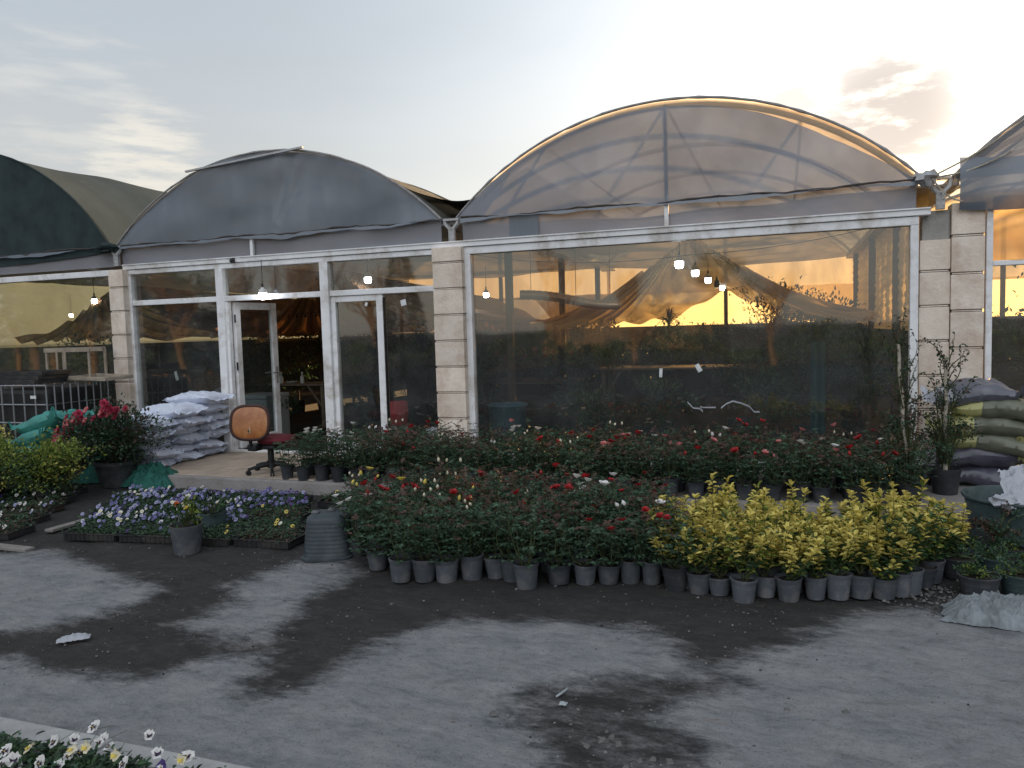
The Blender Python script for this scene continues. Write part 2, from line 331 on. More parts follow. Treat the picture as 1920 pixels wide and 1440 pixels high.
# a thin even veil of high cloud over the whole sky
vz = N(nt, 'ShaderNodeTexNoise', Scale=1.8, Detail=5.0); vm = N(nt, 'ShaderNodeMapping'); vm.inputs['Scale'].default_value = (1,1,3); L(nt, tc.outputs['Generated'], vm.inputs[0]); L(nt, vm.outputs[0], vz.inputs['Vector'])
vr = N(nt, 'ShaderNodeMapRange'); L(nt, vz.outputs[0], vr.inputs[0]); vr.inputs[1].default_value=.3; vr.inputs[2].default_value=.7; vr.inputs[3].default_value = .86; vr.inputs[4].default_value = .94
vx = N(nt, 'ShaderNodeMix', data_type='RGBA'); L(nt, vr.outputs[0], vx.inputs[0]); L(nt, c, vx.inputs[6]); sx_ = N(nt, 'ShaderNodeSeparateXYZ'); L(nt, tc.outputs['Generated'], sx_.inputs[0])
L(nt, ramp(nt, sx_.outputs[2], [(0.0, (.68,.63,.56)), (.14, (.65,.635,.60)), (.34, (.565,.60,.63)), (.8, (.51,.56,.61))]), vx.inputs[7])
vs_ = N(nt, 'ShaderNodeMix', data_type='RGBA', blend_type='MULTIPLY'); vs_.inputs[0].default_value = 1; L(nt, vx.inputs[7].links[0].from_socket, vs_.inputs[6]); vs_.inputs[7].default_value = (2.4,2.4,2.4,1); 
# the veil scatters forward: it is brighter towards the sun
gd = N(nt, 'ShaderNodeVectorMath', operation='DOT_PRODUCT'); gd.inputs[1].default_value = Vector((math.sin(SUN_AZ+.05)*math.cos(SUN_EL), math.cos(SUN_AZ+.05)*math.cos(SUN_EL), math.sin(SUN_EL))); L(nt, tc.outputs['Generated'], gd.inputs[0])
gm = N(nt, 'ShaderNodeMapRange'); L(nt, gd.outputs['Value'], gm.inputs[0]); gm.inputs[1].default_value = .55; gm.inputs[2].default_value = 1.0
gp_ = N(nt, 'ShaderNodeMath', operation='POWER'); L(nt, gm.outputs[0], gp_.inputs[0]); gp_.inputs[1].default_value = 3.4
ga = N(nt, 'ShaderNodeMath', operation='MULTIPLY_ADD'); L(nt, gp_.outputs[0], ga.inputs[0]); ga.inputs[1].default_value = 1.15; ga.inputs[2].default_value = 1.0
vg = N(nt, 'ShaderNodeMix', data_type='RGBA', blend_type='MULTIPLY'); vg.inputs[0].default_value = 1; L(nt, vs_.outputs[2], vg.inputs[6]); L(nt, ga.outputs[0], vg.inputs[7]); L(nt, vg.outputs[2], vx.inputs[7]); c = vx.outputs[2]
c = cloud(c, ray(1665, 212), 1.2, 6.2, 14, (1,1,3.0), .60, .86, (1.75,1.52,1.40), .85, 3.1)
c = cloud(c, ray(1490, 205), .5, 3.0, 20, (1,1,2.6), .68, .86, (2.1,1.75,1.5), .6, 1.3)
c = cloud(c, ray(275, 305), 1.2, 5.5, 15, (1,1,6.0), .66, .96, (2.9,2.65,2.25), .5, 5.7)
c = cloud(c, ray(170, 245), 2.0, 10., 7, (1,1,5.5), .74, .98, (2.5,2.4,2.15), .32, 4.4)
# bright cloud bank added behind the camera, out of view, to brighten the shop front
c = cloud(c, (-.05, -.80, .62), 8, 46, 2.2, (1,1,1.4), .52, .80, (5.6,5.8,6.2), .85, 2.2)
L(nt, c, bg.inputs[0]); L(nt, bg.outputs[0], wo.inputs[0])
sl = bpy.data.lights.new('sun', 'SUN'); sl.energy = 5.0; sl.angle = math.radians(.6); sl.color = (1.0, .62, .28)
so = bpy.data.objects.new('sun', sl); COL.objects.link(so); so.rotation_euler = sd.to_track_quat('Z', 'Y').to_euler()

SC.view_settings.view_transform = 'Standard'; SC.view_settings.look = 'None'; SC.view_settings.exposure = 1.55; SC.view_settings.gamma = 1.0
cy = SC.cycles; cy.max_bounces = 10; cy.diffuse_bounces = 3; cy.glossy_bounces = 3; cy.transmission_bounces = 4; cy.transparent_max_bounces = 24
cy.caustics_reflective = False; cy.caustics_refractive = False; cy.use_denoising = True; cy.sample_clamp_indirect = 6.0

# ------------------------------------------------------------------ ground
def smooth(a, b, x):
    t = np.clip((x-a)/(b-a), 0, 1); return t*t*(3-2*t)
def axis(lo, hi, fine, far, growth=1.12):
    a = list(np.arange(lo, hi+1e-6, fine)); s = fine; x = hi
    while x < far: s *= growth; x += s; a.append(x)
    s = fine; x = lo; pre = []
    while x > -far: s *= growth; x -= s; pre.append(x)
    return np.array(pre[::-1]+a)
gx = axis(-7.6, 3.2, .06, 900.); gy = axis(-7.2, -1.7, .045, 900.)
X, Y = np.meshgrid(gx, gy)
def poly_mask(pts, soft):
    P = np.array([(G(*p).x, G(*p).y) for p in pts]); n = len(P)
    wx = X + .04*np.sin(3.1*Y+1.3*X)+.02*np.sin(7.3*X-2*Y); wy = Y + .03*np.sin(3.7*X+.6)+.015*np.sin(8.9*X+5*Y)
    d = np.full(X.shape, 1e9); inside = np.zeros(X.shape, bool)
    for i in range(n):
        ax, ay = P[i]; bx, by = P[(i+1)%n]; ex, ey = bx-ax, by-ay
        t = np.clip(((wx-ax)*ex+(wy-ay)*ey)/(ex*ex+ey*ey+1e-12), 0, 1)
        d = np.minimum(d, np.hypot(wx-ax-t*ex, wy-ay-t*ey))
        c = ((ay > wy) != (by > wy)) & (wx < (bx-ax)*(wy-ay)/(by-ay+1e-12)+ax); inside ^= c
    return smooth(-soft, soft, np.where(inside, d, -d))
A_ = poly_mask([(-60,1040),(60,1035),(130,1045),(200,1068),(262,1098),(275,1118),(235,1135),(150,1160),(60,1180),(-60,1190)], .24)
B_ = poly_mask([(520,1070),(560,1052),(640,1047),(662,1075),(630,1105),(590,1125),(560,1160),(500,1200),(440,1200),(345,1178),(350,1160),(400,1140),(450,1125),(440,1100)], .26)
C_ = poly_mask([(-200,1245),(30,1238),(90,1262),(270,1272),(350,1245),(400,1228),(478,1226),(470,1255),(430,1290),(480,1310),(560,1290),(640,1245),(705,1212),(770,1190),(850,1172),(950,1158),(1090,1172),(1160,1174),(1230,1205),(1275,1240),(1340,1252),(1420,1222),(1500,1200),(1560,1170),(1640,1152),(1720,1140),(1800,1150),(1860,1180),(2100,1185),(2400,1700),(900,1900),(-600,1700)], .23)
D_ = poly_mask([(940,1300),(1000,1280),(1130,1270),(1300,1262),(1400,1275),(1395,1310),(1300,1330),(1270,1365),(1380,1400),(1350,1470),(1240,1560),(980,1560),(1000,1420),(960,1350)], .16)
far_ = .35*smooth(-6.9, -7.6, Y)*smooth(-14, -9, Y)
dry = np.clip(np.maximum.reduce([A_, B_*.9, C_, far_]) - .70*D_, 0, 1)
Z = np.zeros_like(X); near = (np.abs(X+2) < 8) & (Y > -9) & (Y < .5)
idx = np.argwhere(near)
for i, j in idx:
    x, y = X[i,j], Y[i,j]
    Z[i,j] = .018*mnoise.noise((x*1.1, y*1.1, 0)) + .010*mnoise.noise((x*4, y*4, 3)) + .006*mnoise.noise((x*9, y*9, 7))
Z += (dry-.5)*.012
Z = np.where((Y > -1.6), -.03, Z); Z = np.where(near, Z, Z*0-.01)
ny, nx = X.shape
vs = np.stack([X.ravel(), Y.ravel(), Z.ravel()], 1)
ii = np.arange((ny-1)*(nx-1)); r_, c_ = ii//(nx-1), ii%(nx-1); a0 = r_*nx+c_
me = bpy.data.meshes.new('ground'); me.from_pydata(vs.tolist(), [], np.stack([a0, a0+1, a0+nx+1, a0+nx], 1).tolist())
at = me.attributes.new('dryness', 'FLOAT', 'POINT'); at.data.foreach_set('value', dry.ravel().astype(np.float32))
me.polygons.foreach_set('use_smooth', [True]*len(me.polygons))
m, nt = nodes('packed_dirt'); out = N(nt, 'ShaderNodeOutputMaterial'); p = N(nt, 'ShaderNodeBsdfPrincipled'); tc = N(nt, 'ShaderNodeTexCoord')
atn = N(nt, 'ShaderNodeAttribute', attribute_name='dryness')
n1 = N(nt, 'ShaderNodeTexNoise', Scale=2.6, Detail=9.0, Roughness=.68); n2 = N(nt, 'ShaderNodeTexNoise', Scale=13., Detail=10.0, Roughness=.78); n3 = N(nt, 'ShaderNodeTexNoise', Scale=90., Detail=4.0)
mp = N(nt, 'ShaderNodeMapping'); mp.inputs['Scale'].default_value = (1,1.9,1); mp.inputs['Rotation'].default_value=(0,0,.3); L(nt, tc.outputs['Object'], mp.inputs[0])
for n in (n1, n2): L(nt, mp.outputs[0], n.inputs['Vector'])
L(nt, tc.outputs['Object'], n3.inputs['Vector'])
def math_(op, a, b, clamp=False):
    q = N(nt, 'ShaderNodeMath', operation=op, use_clamp=clamp)
    for k, v in enumerate((a, b)):
        if hasattr(v, 'is_output'): L(nt, v, q.inputs[k])
        else: q.inputs[k].default_value = v
    return q.outputs[0]
e1 = math_('MULTIPLY', math_('SUBTRACT', n1.outputs[0], .5), 1.5); e2 = math_('MULTIPLY', math_('SUBTRACT', n2.outputs[0], .5), 1.0)
msk = math_('ADD', math_('ADD', atn.outputs['Fac'], e1), e2)
mm = N(nt, 'ShaderNodeMapRange', interpolation_type='SMOOTHSTEP'); L(nt, msk, mm.inputs[0]); mm.inputs[1].default_value = .14; mm.inputs[2].default_value = .88
wet = ramp(nt, n2.outputs[0], [(.3, (.031,.029,.028)), (.55, (.047,.044,.042)), (.8, (.072,.068,.065))])
dryc = ramp(nt, n2.outputs[0], [(.25, (.122,.122,.124)), (.42, (.222,.224,.228)), (.6, (.260,.261,.263)), (.8, (.37,.368,.366))])
mx = N(nt, 'ShaderNodeMix', data_type='RGBA'); L(nt, mm.outputs[0], mx.inputs[0]); L(nt, wet, mx.inputs[6]); L(nt, dryc, mx.inputs[7])
tint = ramp(nt, n1.outputs[0], [(.28, (.74,.79,.83)), (.5, (.98,1.0,1.02)), (.72, (1.16,1.12,1.10))]); m2 = N(nt, 'ShaderNodeMix', data_type='RGBA', blend_type='MULTIPLY'); m2.inputs[0].default_value = 1
L(nt, mx.outputs[2], m2.inputs[6]); L(nt, tint, m2.inputs[7])
n4 = N(nt, 'ShaderNodeTexNoise', Scale=5.5, Detail=9.0, Roughness=.72, Distortion=.6); L(nt, mp.outputs[0], n4.inputs['Vector']); grit = ramp(nt, n4.outputs[0], [(.32, (.66,.67,.68)), (.48, (.96,.96,.96)), (.60, (1.06,1.05,1.04)), (.74, (1.34,1.31,1.28))]); mg = N(nt, 'ShaderNodeMix', data_type='RGBA', blend_type='MULTIPLY'); mg.inputs[0].default_value = 1; L(nt, m2.outputs[2], mg.inputs[6]); L(nt, grit, mg.inputs[7]); m2 = mg
speck = ramp(nt, n3.outputs[0], [(.30, (.6,.6,.6)), (.42, (1,1,1)), (.66, (1,1,1)), (.76, (1.4,1.4,1.4))]); m3 = N(nt, 'ShaderNodeMix', data_type='RGBA', blend_type='MULTIPLY'); m3.inputs[0].default_value = 1
L(nt, m2.outputs[2], m3.inputs[6]); L(nt, speck, m3.inputs[7]); L(nt, m3.outputs[2], p.inputs['Base Color'])
p.inputs['Roughness'].default_value = .92; p.inputs['Specular IOR Level'].default_value = .25
bh = math_('ADD', n2.outputs[0], math_('MULTIPLY', n3.outputs[0], .5)); bp = N(nt, 'ShaderNodeBump', Strength=.6, Distance=.02); L(nt, bh, bp.inputs['Height']); L(nt, bp.outputs[0], p.inputs['Normal'])
L(nt, p.outputs[0], out.inputs[0]); me.materials.append(m)
go = bpy.data.objects.new('ground', me); COL.objects.link(go)
tag(go, 'packed dirt yard with pale dry patches and dark damp stains', 'ground', kind='structure')

# porch slab and the floor inside
q = MB(); q.box((-7.28,-1.68,-.1), (1.9,-.02,.13), .015); tag(q.build('porch', 'concrete'), 'raised concrete porch slab along the shop front', 'porch', kind='structure')
q = MB()
for i in range(9):
    for j in range(6):
        x0 = -7.22+i*.27+(.05 if j%2 else 0); y0 = -1.60+j*.265
        q.box((x0, y0, .125), (x0+.264, y0+.259, .138+rnd.uniform(0,.003)), .003)
tag(q.build('paving', 'tile'), 'worn brown porch tiles in front of the open door', 'paving', kind='structure')
q = MB(); q.add([(-16,-.02,.1),(8,-.02,.1),(8,21,.1),(-16,21,.1)], [(0,1,2,3)]); tag(q.build('floor', 'infloor'), 'dark earth floor inside the greenhouses', 'floor', kind='structure')

# ------------------------------------------------------------------ greenhouses
def arc_pt(cx, half, rise, t, z0=3.05):
    R = (half*half+rise*rise)/(2*rise); a0 = math.asin(half/R); a = -a0+2*a0*t
    return cx+R*math.sin(a), z0+R*math.cos(a)-(R-rise)
def arc_z(cx, half, rise, x, z0=3.05):
    R = (half*half+rise*rise)/(2*rise); return z0+math.sqrt(max(0, R*R-(x-cx)**2))-(R-rise)
def part(mb, name, mats, parent, **kw):
    return mb.build(name, mats, parent, loc=tuple(-parent.matrix_basis.translation) if parent.parent is None else None, **kw)
def tunnel(name_label, cx, half, rise, roofm, gablem, endm, drapem, folds=0., seed=0, ridge=2.95, y_drape=1.2, sag=0., LEN=9.0):
    t = empty('greenhouse', name_label, 'greenhouse', (cx, 0, 0))
    def roof(u, v):
        x, z = arc_pt(cx, half, rise, u); y = v*LEN; dip = .035*math.sin(PI*((y/2.0)%1))
        k = mnoise.noise((x*.8+seed, y*.6, 2))*.02
        return (x, y, z-dip-.01+k)
    part(MB().grid(28, 50, roof), 'roof_film', roofm, t, smooth=True)
    for k in range(int(LEN/2)+1):
        y = k*2.0+(.05 if k == 0 else 0)
        part(MB().tube([(*arc_pt(cx, half-.05, rise-.05, i/24)[:1], y, arc_pt(cx, half-.05, rise-.05, i/24)[1]) for i in range(25)], .03, 6), 'hoop', 'galv', t)
    for dx in (-half*.55, 0, half*.55):
        z = arc_z(cx, half, rise, cx+dx)-.07
        part(MB().tube([(cx+dx, .08, z), (cx+dx, LEN-.1, z)], .02, 5), 'purlin', 'galv', t)
    rim = (lambda u: .035+.16*u*u) if gablem == 'film2' else (lambda u: 0.0)
    Rr = (half*half+rise*rise)/(2*rise); zc_ = 3.05+rise-Rr
    def inner(u, k=1.0):
        x, z = arc_pt(cx, half, rise, u); w_ = rim(u)*k*min(1, 6*u*(1-u)+.15*u); d = Vector((x-cx, z-zc_)).normalized(); return x-d.x*w_, z-d.y*w_+.008*k*mnoise.noise((u*22, seed, 0))
    def sheet(x, z):
        y = -.045
        if folds:
            a = math.atan2(z-2.95, x-(cx+.12)); r = math.hypot(x-cx, z-3)
            y += folds*.028*math.sin(a*20+.6*mnoise.noise((a*3+seed, r, 0)))*math.exp(-((a-1.25)**2)/.10)*min(1, r*1.3)*(1-.5*r)
        return y + (.025+.02*folds)*mnoise.noise((x*1.3+seed, z*1.8, 1)) + .012*mnoise.noise((x*5+seed, z*1.1, 5)) + .005*mnoise.noise((x*14+seed, z*3, 8))
    def gab(u, v):
        x, top = inner(u); bot = 3.03-sag*math.sin(PI*u)-(.06*sag/.1 if sag else 0)
        z = bot+(top-bot)*v; return (x, sheet(x, z), z)
    part(MB().grid(110, 34, gab), 'gable_film', gablem, t, smooth=True)
    if gablem == 'film2':
        def rm(u, v):
            (x0, z0), (x1, z1) = inner(u), arc_pt(cx, half, rise, u); x = x0+(x1-x0)*v; z = z0+(z1-z0)*v; return (x, -.02, z)
        part(MB().grid(110, 3, rm), 'rim_film', 'filmedge', t, smooth=True)
    def lin(u, v):
        x = cx-half+.06+2*(half-.06)*u; y = .12+(LEN-.3)*v
        return (x, y, 3.02-.16*math.sin(PI*u)*(.6+.4*math.sin(y*1.5+seed))+.03*math.sin(y*8+seed+3*u)*math.sin(PI*u)+.05*mnoise.noise((x*1.1+seed,y*1.1,0)))
    if drapem: part(MB().grid(30, 90, lin), 'ceiling_lining', 'lining', t, smooth=True)
    pts = [(*arc_pt(cx, half, rise, i/48)[:1], -.055, arc_pt(cx, half, rise, i/48)[1]+.008*mnoise.noise((i*.7, seed, 0))) for i in range(49)]
    part(MB().tube(pts, [.014+.008*mnoise.noise((i*.9, seed+4, 0)) for i in range(49)], 6), 'arch_batten', 'batten' if gablem != 'netdark' else 'netdark', t, smooth=True)
    if endm:
        xx_ = lambda u: cx-half-.14+2*(half+.14)*u
        zb_ = lambda u: 2.40-.70*min(1, max(0, (u-.66)/.10))-.55*min(1, max(0, (.12-u)/.08))
        part(MB().grid(60, 8, lambda u, v: (xx_(u), LEN-.05+.03*math.sin(u*40)+.01*math.sin(u*130), 1.66+.80*v)), 'rear_film', endm, t, smooth=True)
        part(MB().grid(60, 12, lambda u, v: (xx_(u), LEN-.09+.03*math.sin(u*55+v*2), zb_(u)+(max(2.5, arc_z(cx, half, rise, min(cx+half, max(cx-half, xx_(u)))))-zb_(u))*v)), 'rear_curtain', 'rearcurtain', t, smooth=True)
        part(MB().box((cx-half-.13, LEN-.12, 1.60), (cx+half+.13, LEN-.02, 1.68)).box((cx-.04, LEN-.16, 1.68), (cx+.04, LEN-.09, 3.6)), 'rear_beam', 'post', t)
        part(MB().box((cx-half-.13, LEN-.08, .08), (cx+half+.13, LEN-.03, 1.6)), 'rear_wall', 'wallboard', t)
    for k in range(3):
        y = 2.2+k*2.9
        part(MB().box((cx+half+.0, y-.05, .1), (cx+half+.1, y+.05, 3.02), .01), 'post', 'post', t)
    if drapem:
        for sgn in (-1, 1):
            def dr(u, v, sgn=sgn):
                y = y_drape+(LEN-.3-y_drape)*v**1.3; xx = u*(half-.15)
                a = math.atan2(xx, y-y_drape+.35)
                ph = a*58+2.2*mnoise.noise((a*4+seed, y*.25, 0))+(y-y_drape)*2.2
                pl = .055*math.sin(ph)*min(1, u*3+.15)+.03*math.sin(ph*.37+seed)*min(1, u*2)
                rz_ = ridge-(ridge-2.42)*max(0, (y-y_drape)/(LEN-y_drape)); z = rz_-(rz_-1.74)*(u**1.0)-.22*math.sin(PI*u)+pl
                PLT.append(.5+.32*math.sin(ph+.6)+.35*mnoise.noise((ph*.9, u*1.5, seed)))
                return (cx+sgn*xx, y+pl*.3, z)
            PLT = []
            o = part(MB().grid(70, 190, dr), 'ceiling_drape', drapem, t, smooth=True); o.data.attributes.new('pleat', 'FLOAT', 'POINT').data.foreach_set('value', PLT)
    return t
def pillar(t, x0, x1, y0, y1, ztop, pitch, zoff, seed, mats=('stone','mortar'), z0=.1):
    q = MB(); r = random.Random(seed); z = z0; zs = []; zz = ztop
    q.cur = 1; q.box((x0+.012, y0+.012, z0), (x1-.012, y1-.002, ztop-.01)); q.cur = 0
    zz = ztop; first = True
    while zz > z0+.05:
        h = pitch*zoff if first else pitch; first = False; lo = max(z0, zz-h)
        j = r.uniform(-.003, .003)
        q.box((x0+j, y0+j, lo+.026), (x1+j, y1, zz), .006)
        q.box((x0+.010, y0+.010, lo+.006), (x1-.010, y1-.001, lo+.019), .003)
        zz = lo
    return part(q, 'stone_pillar', list(mats), t)
def bracket(t, x, y=-.07, z0=2.76, z1=3.04):
    q = MB(); 
    q.box((x-.04, y-.02, z0), (x+.04, y+.03, z0+.18), .006)
    for s in (-1, 1): q.tube([(x, y, z0+.14), (x+s*.075, y, z0+.22), (x+s*.09, y, z1)], .028, 6)
    q.box((x-.10, y-.03, z1-.03), (x+.10, y+.06, z1), .005)
    for s in (-1,1):
        for zz in (z0+.04, z0+.1): q.tube([(x+s*.025, y-.021, zz), (x+s*.025, y-.03, zz)], .008, 6)
    return part(q, 'gutter_bracket', 'galv', t)
def fascia(t, x0, x1, seed, z0=2.76, z1=3.04):
    def fn(u, v):
        x = x0+(x1-x0)*u; z = z0+(z1-z0)*v; return (x, -.02+.02*mnoise.noise((x*1.5+seed, z*3, 0)), z)
    part(MB().grid(50, 6, fn), 'fascia_film', 'fascia', t, smooth=True)
    r = random.Random(seed); pts = []; n = 44
    for i in range(n+1):
        x = x0+(x1-x0)*i/n; pts.append((x, -.075+.01*r.uniform(-1,1), 3.035-.012*math.sin(i*.45+seed)+.008*r.uniform(-1,1)))
    part(MB().tube(pts, [.009+.006*r.random() for _ in pts], 6), 'rolled_edge', 'rope', t, smooth=True)
    n = 60
    def hem(u, v):
        x = x0+(x1-x0)*u; k = max(0, .45+.9*mnoise.noise((x*.9+seed*3, 0, 0))+.25*mnoise.noise((x*4, seed, 0)))
        return (x, -.085-.012*v, 3.03-v*.07*k)
    part(MB().grid(n, 2, hem), 'loose_hem', 'film1', t, smooth=True)
def header(t, x0, x1, ):
    q = MB(); q.box((x0, -.085, 2.70), (x1, .06, 2.765), .006); q.box((x0, -.10, 2.757), (x1, -.075, 2.772), .003)
    return part(q, 'header_beam', 'white', t)
def bar(q, a, b): q.box(a, b, .008)
def pane(fr, x0, x1, z0, z1, y=0.0, m='glass', name='pane'):
    q = MB(); q.add([(x0, y, z0), (x1, y, z0), (x1, y, z1), (x0, y, z1)], [(0,1,2,3)]); return q.build(name, m, fr)

# --- bay with the big window
g2 = tunnel('wide plastic tunnel greenhouse with one huge window and clear rounded gable', -1.19, 2.49, 1.07, 'roof', 'film2', 'endfilm', 'drape', .35, 3, 2.92, 2.2)
fascia(g2, -3.62, 1.24, 5); header(g2, -3.78, 1.36)
part(MB().box((-1.22,-.07,2.765),(-1.175,-.03,3.02),.004), 'mullion', 'white', g2)
q = MB(); bar(q, (-3.60,-.06,.13), (-3.52,.04,2.61)); bar(q, (1.185,-.06,.13), (1.26,.04,2.61)); bar(q, (-3.60,-.062,2.61), (1.26,.042,2.695)); bar(q, (-3.52,-.058,.13), (1.185,.038,.22))
fr = part(q, 'window_frame', 'white', g2); pane(fr, -3.525, 1.19, .2, 2.62)
pillar(g2, -3.975, -3.592, -.16, .05, 2.70, .312, .62, 1)
bracket(g2, -3.74)
pillar(g2, 1.275, 1.545, .0, .2, 2.46, .345, .92, 2)
part(MB().box((1.30,.03,2.46),(1.545,.18,2.75),.01), 'cement_block', 'block', g2)
bracket(g2, 1.45, -.02, 2.75, 3.06)
# patch of tape on the fascia and the inner mullion of the gable
part(MB().grid(6, 3, lambda u, v: (-3.02+.36*u, -.045+.004*math.sin(u*6), 2.775+.24*v)), 'fascia_patch', 'film1', g2)
part(MB().tube([(-1.2,-.0,3.05),(-1.2,-.0,4.08)], .022, 6), 'gable_post', 'galv', g2)

# --- bay with the door
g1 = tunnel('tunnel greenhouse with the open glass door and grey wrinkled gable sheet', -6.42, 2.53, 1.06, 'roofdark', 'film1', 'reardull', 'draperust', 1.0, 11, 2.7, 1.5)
fascia(g1, -8.9, -3.9, 9); header(g1, -8.84, -3.78)
part(MB().box((-6.66,-.07,2.765),(-6.615,-.03,3.02),.004), 'mullion', 'white', g1)
part(MB().box((0,-.02,-.012),(1.87,.012,.012)), 'gable_lath', 'galv', g1).matrix_local = Matrix.Translation(Vector((-7.62+6.42,-.09,3.955)))@Matrix.Rotation(-math.radians(4.0),4,'Y')
q = MB()
bar(q, (-8.80,-.06,.13), (-8.73,.04,2.63)); bar(q, (-7.255,-.07,.13), (-7.14,.05,2.63)); bar(q, (-5.615,-.07,.13), (-5.49,.05,2.63)); bar(q, (-8.80,-.062,2.63), (-3.98,.042,2.695))
bar(q, (-8.73,-.05,2.19), (-7.255,.035,2.262)); bar(q, (-7.14,-.05,2.19), (-5.615,.035,2.262)); bar(q, (-5.49,-.05,2.19), (-3.98,.035,2.262)); bar(q, (-8.73,-.05,.13), (-7.255,.035,.22)); bar(q, (-5.49,-.05,.13), (-3.98,.035,.21))
bar(q, (-7.14,-.045,.13), (-5.615,.04,.165)); bar(q, (-7.14,-.04,.165), (-7.09,.03,2.19))
fr = part(q, 'window_frame', 'white', g1)
for a, b in ((-8.735,-7.25),(-7.145,-5.61),(-5.495,-3.98)): pane(fr, a, b, 2.255, 2.64)
pane(fr, -8.735, -7.25, .21, 2.2); pane(fr, -4.74, -3.98, .2, 2.2)
q = MB(); bar(q, (-5.488,-.03,.21), (-5.42,.055,2.188)); bar(q, (-4.83,-.03,.21), (-4.735,.055,2.188)); bar(q, (-5.42,-.028,2.11), (-4.83,.05,2.186)); bar(q, (-5.42,-.028,.212), (-4.83,.05,.30))
sash = part(q, 'window_sash', 'white', g1); pane(sash, -5.425, -4.825, .29, 2.12, .01, 'glassdoor')
MB().box((-4.734,-.035,.25),(-4.722,.02,2.15)).build('rubber_seal', 'black', sash)
# open door leaf: hinged at the left post, swung inwards
q = MB(); DW = .80
bar(q, (0,-.03,.17), (.10,.03,2.18)); bar(q, (DW-.10,-.03,.17), (DW,.03,2.18)); bar(q, (.10,-.028,2.08), (DW-.10,.028,2.178)); bar(q, (.10,-.028,.172), (DW-.10,.028,.32))
dr = q.build('door', 'white', g1); dr.location = (-7.08+6.42, .05, 0); dr.rotation_euler = (0,0,math.radians(84))
pane(dr, .095, DW-.095, .31, 2.09, 0, 'glassdoor')
q = MB()
for s in (-1,1): q.box((DW-.065,s*.03-.006,1.02),(DW-.03,s*.03+.006,1.26),.004); q.tube([(DW-.048,s*.035,1.18),(DW-.048,s*.07,1.18),(DW-.17,s*.075,1.175)], .010, 8)
q.build('handle', 'galv', dr)
for z in (.62, 1.25, 1.9): MB().tube([(-.01,-.034,z),(-.01,-.034,z+.11)], .012, 8).build('hinge', 'black', dr)
pillar(g1, -9.03, -8.77, -.16, .05, 2.70, .335, .78, 4)
bracket(g1, -8.95)

# --- left bay under shade net
g0 = tunnel('shade netted tunnel greenhouse at far left with brown roof net', -12.2, 3.12, 1.65, 'netbrown', 'netdark', 'reardull', 'draperust', .0, 21, 2.8, 3.0, sag=.10, LEN=20.)
fascia(g0, -15.0, -9.05, 13)
q = MB(); bar(q, (-15,-.07,2.63), (-9.04,.04,2.715)); bar(q, (-15,-.05,.13), (-9.04,.04,.22)); fr = part(q, 'window_frame', 'white', g0); pane(fr, -15, -9.03, .21, 2.64)
q = MB(); q.blob((-9.06,-.10,3.02), (.20,.09,.06), 12, 8, .5, 3).tube([(-9.28,-.12,3.0),(-9.1,-.13,3.01),(-8.95,-.12,3.0)], .035, 6); part(q, 'bundled_net', 'netdark', g0, smooth=True)

# --- right bay
g3 = tunnel('tunnel greenhouse at far right with sagging plastic above a transom', 4.05, 2.5, 1.1, 'roof', 'film2', 'endfilm', None, .6, 31, 2.9, 2.0)
pillar(g3, 1.55, 1.835, -.03, .2, 2.80, .365, .9, 6)
q = MB(); bar(q, (1.845,-.05,.13), (1.90,.04,2.72)); bar(q, (1.90,-.045,2.175), (6.5,.035,2.225)); bar(q, (1.90,-.045,.13), (6.5,.035,.22)); fr = part(q, 'window_frame', 'white', g3); pane(fr, 1.895, 6.5, .21, 2.18)
def sagfilm(u, v):
    x = 1.9+4.6*u; z = 2.22+.62*v; return (x, -.0+.05*mnoise.noise((x*2.2, z*4, 0))+.03*math.sin(z*19+x*3), z)
o = part(MB().grid(60, 14, sagfilm), 'upper_film', 'drape', g3, smooth=True); o.data.attributes.new('pleat', 'FLOAT', 'POINT').data.foreach_set('value', [.62+.3*mnoise.noise((v.co.x*2, v.co.z*5, 0)) for v in o.data.vertices])
def slump(u, v):
    x = 1.60+4.9*u; z = 2.72+.50*v; return (x, -.06-.06*math.sin(PI*v)+.05*mnoise.noise((x*1.7, z*3.5, 4)), z+.05*mnoise.noise((x*1.2, 0, 9)))
part(MB().grid(60, 12, slump), 'slumped_film', 'film1', g3, smooth=True)
q = MB(); q.blob((1.32,-.1,3.05), (.10,.07,.07), 10, 7, .5, 9); part(q, 'rope_knot', 'galv', g3, smooth=True)
for a, b in (((1.36,-.10,3.06),(2.25,-.1,3.62)), ((1.36,-.10,3.05),(2.05,-.1,3.25)), ((1.36,-.12,3.04),(1.62,-.12,2.80))):
    a, b = Vector(a), Vector(b); part(MB().tube([a+(b-a)*(i/8)-Vector((0,0,.05*math.sin(PI*i/8))) for i in range(9)], .009, 5), 'tie_rope', 'bark', g3)

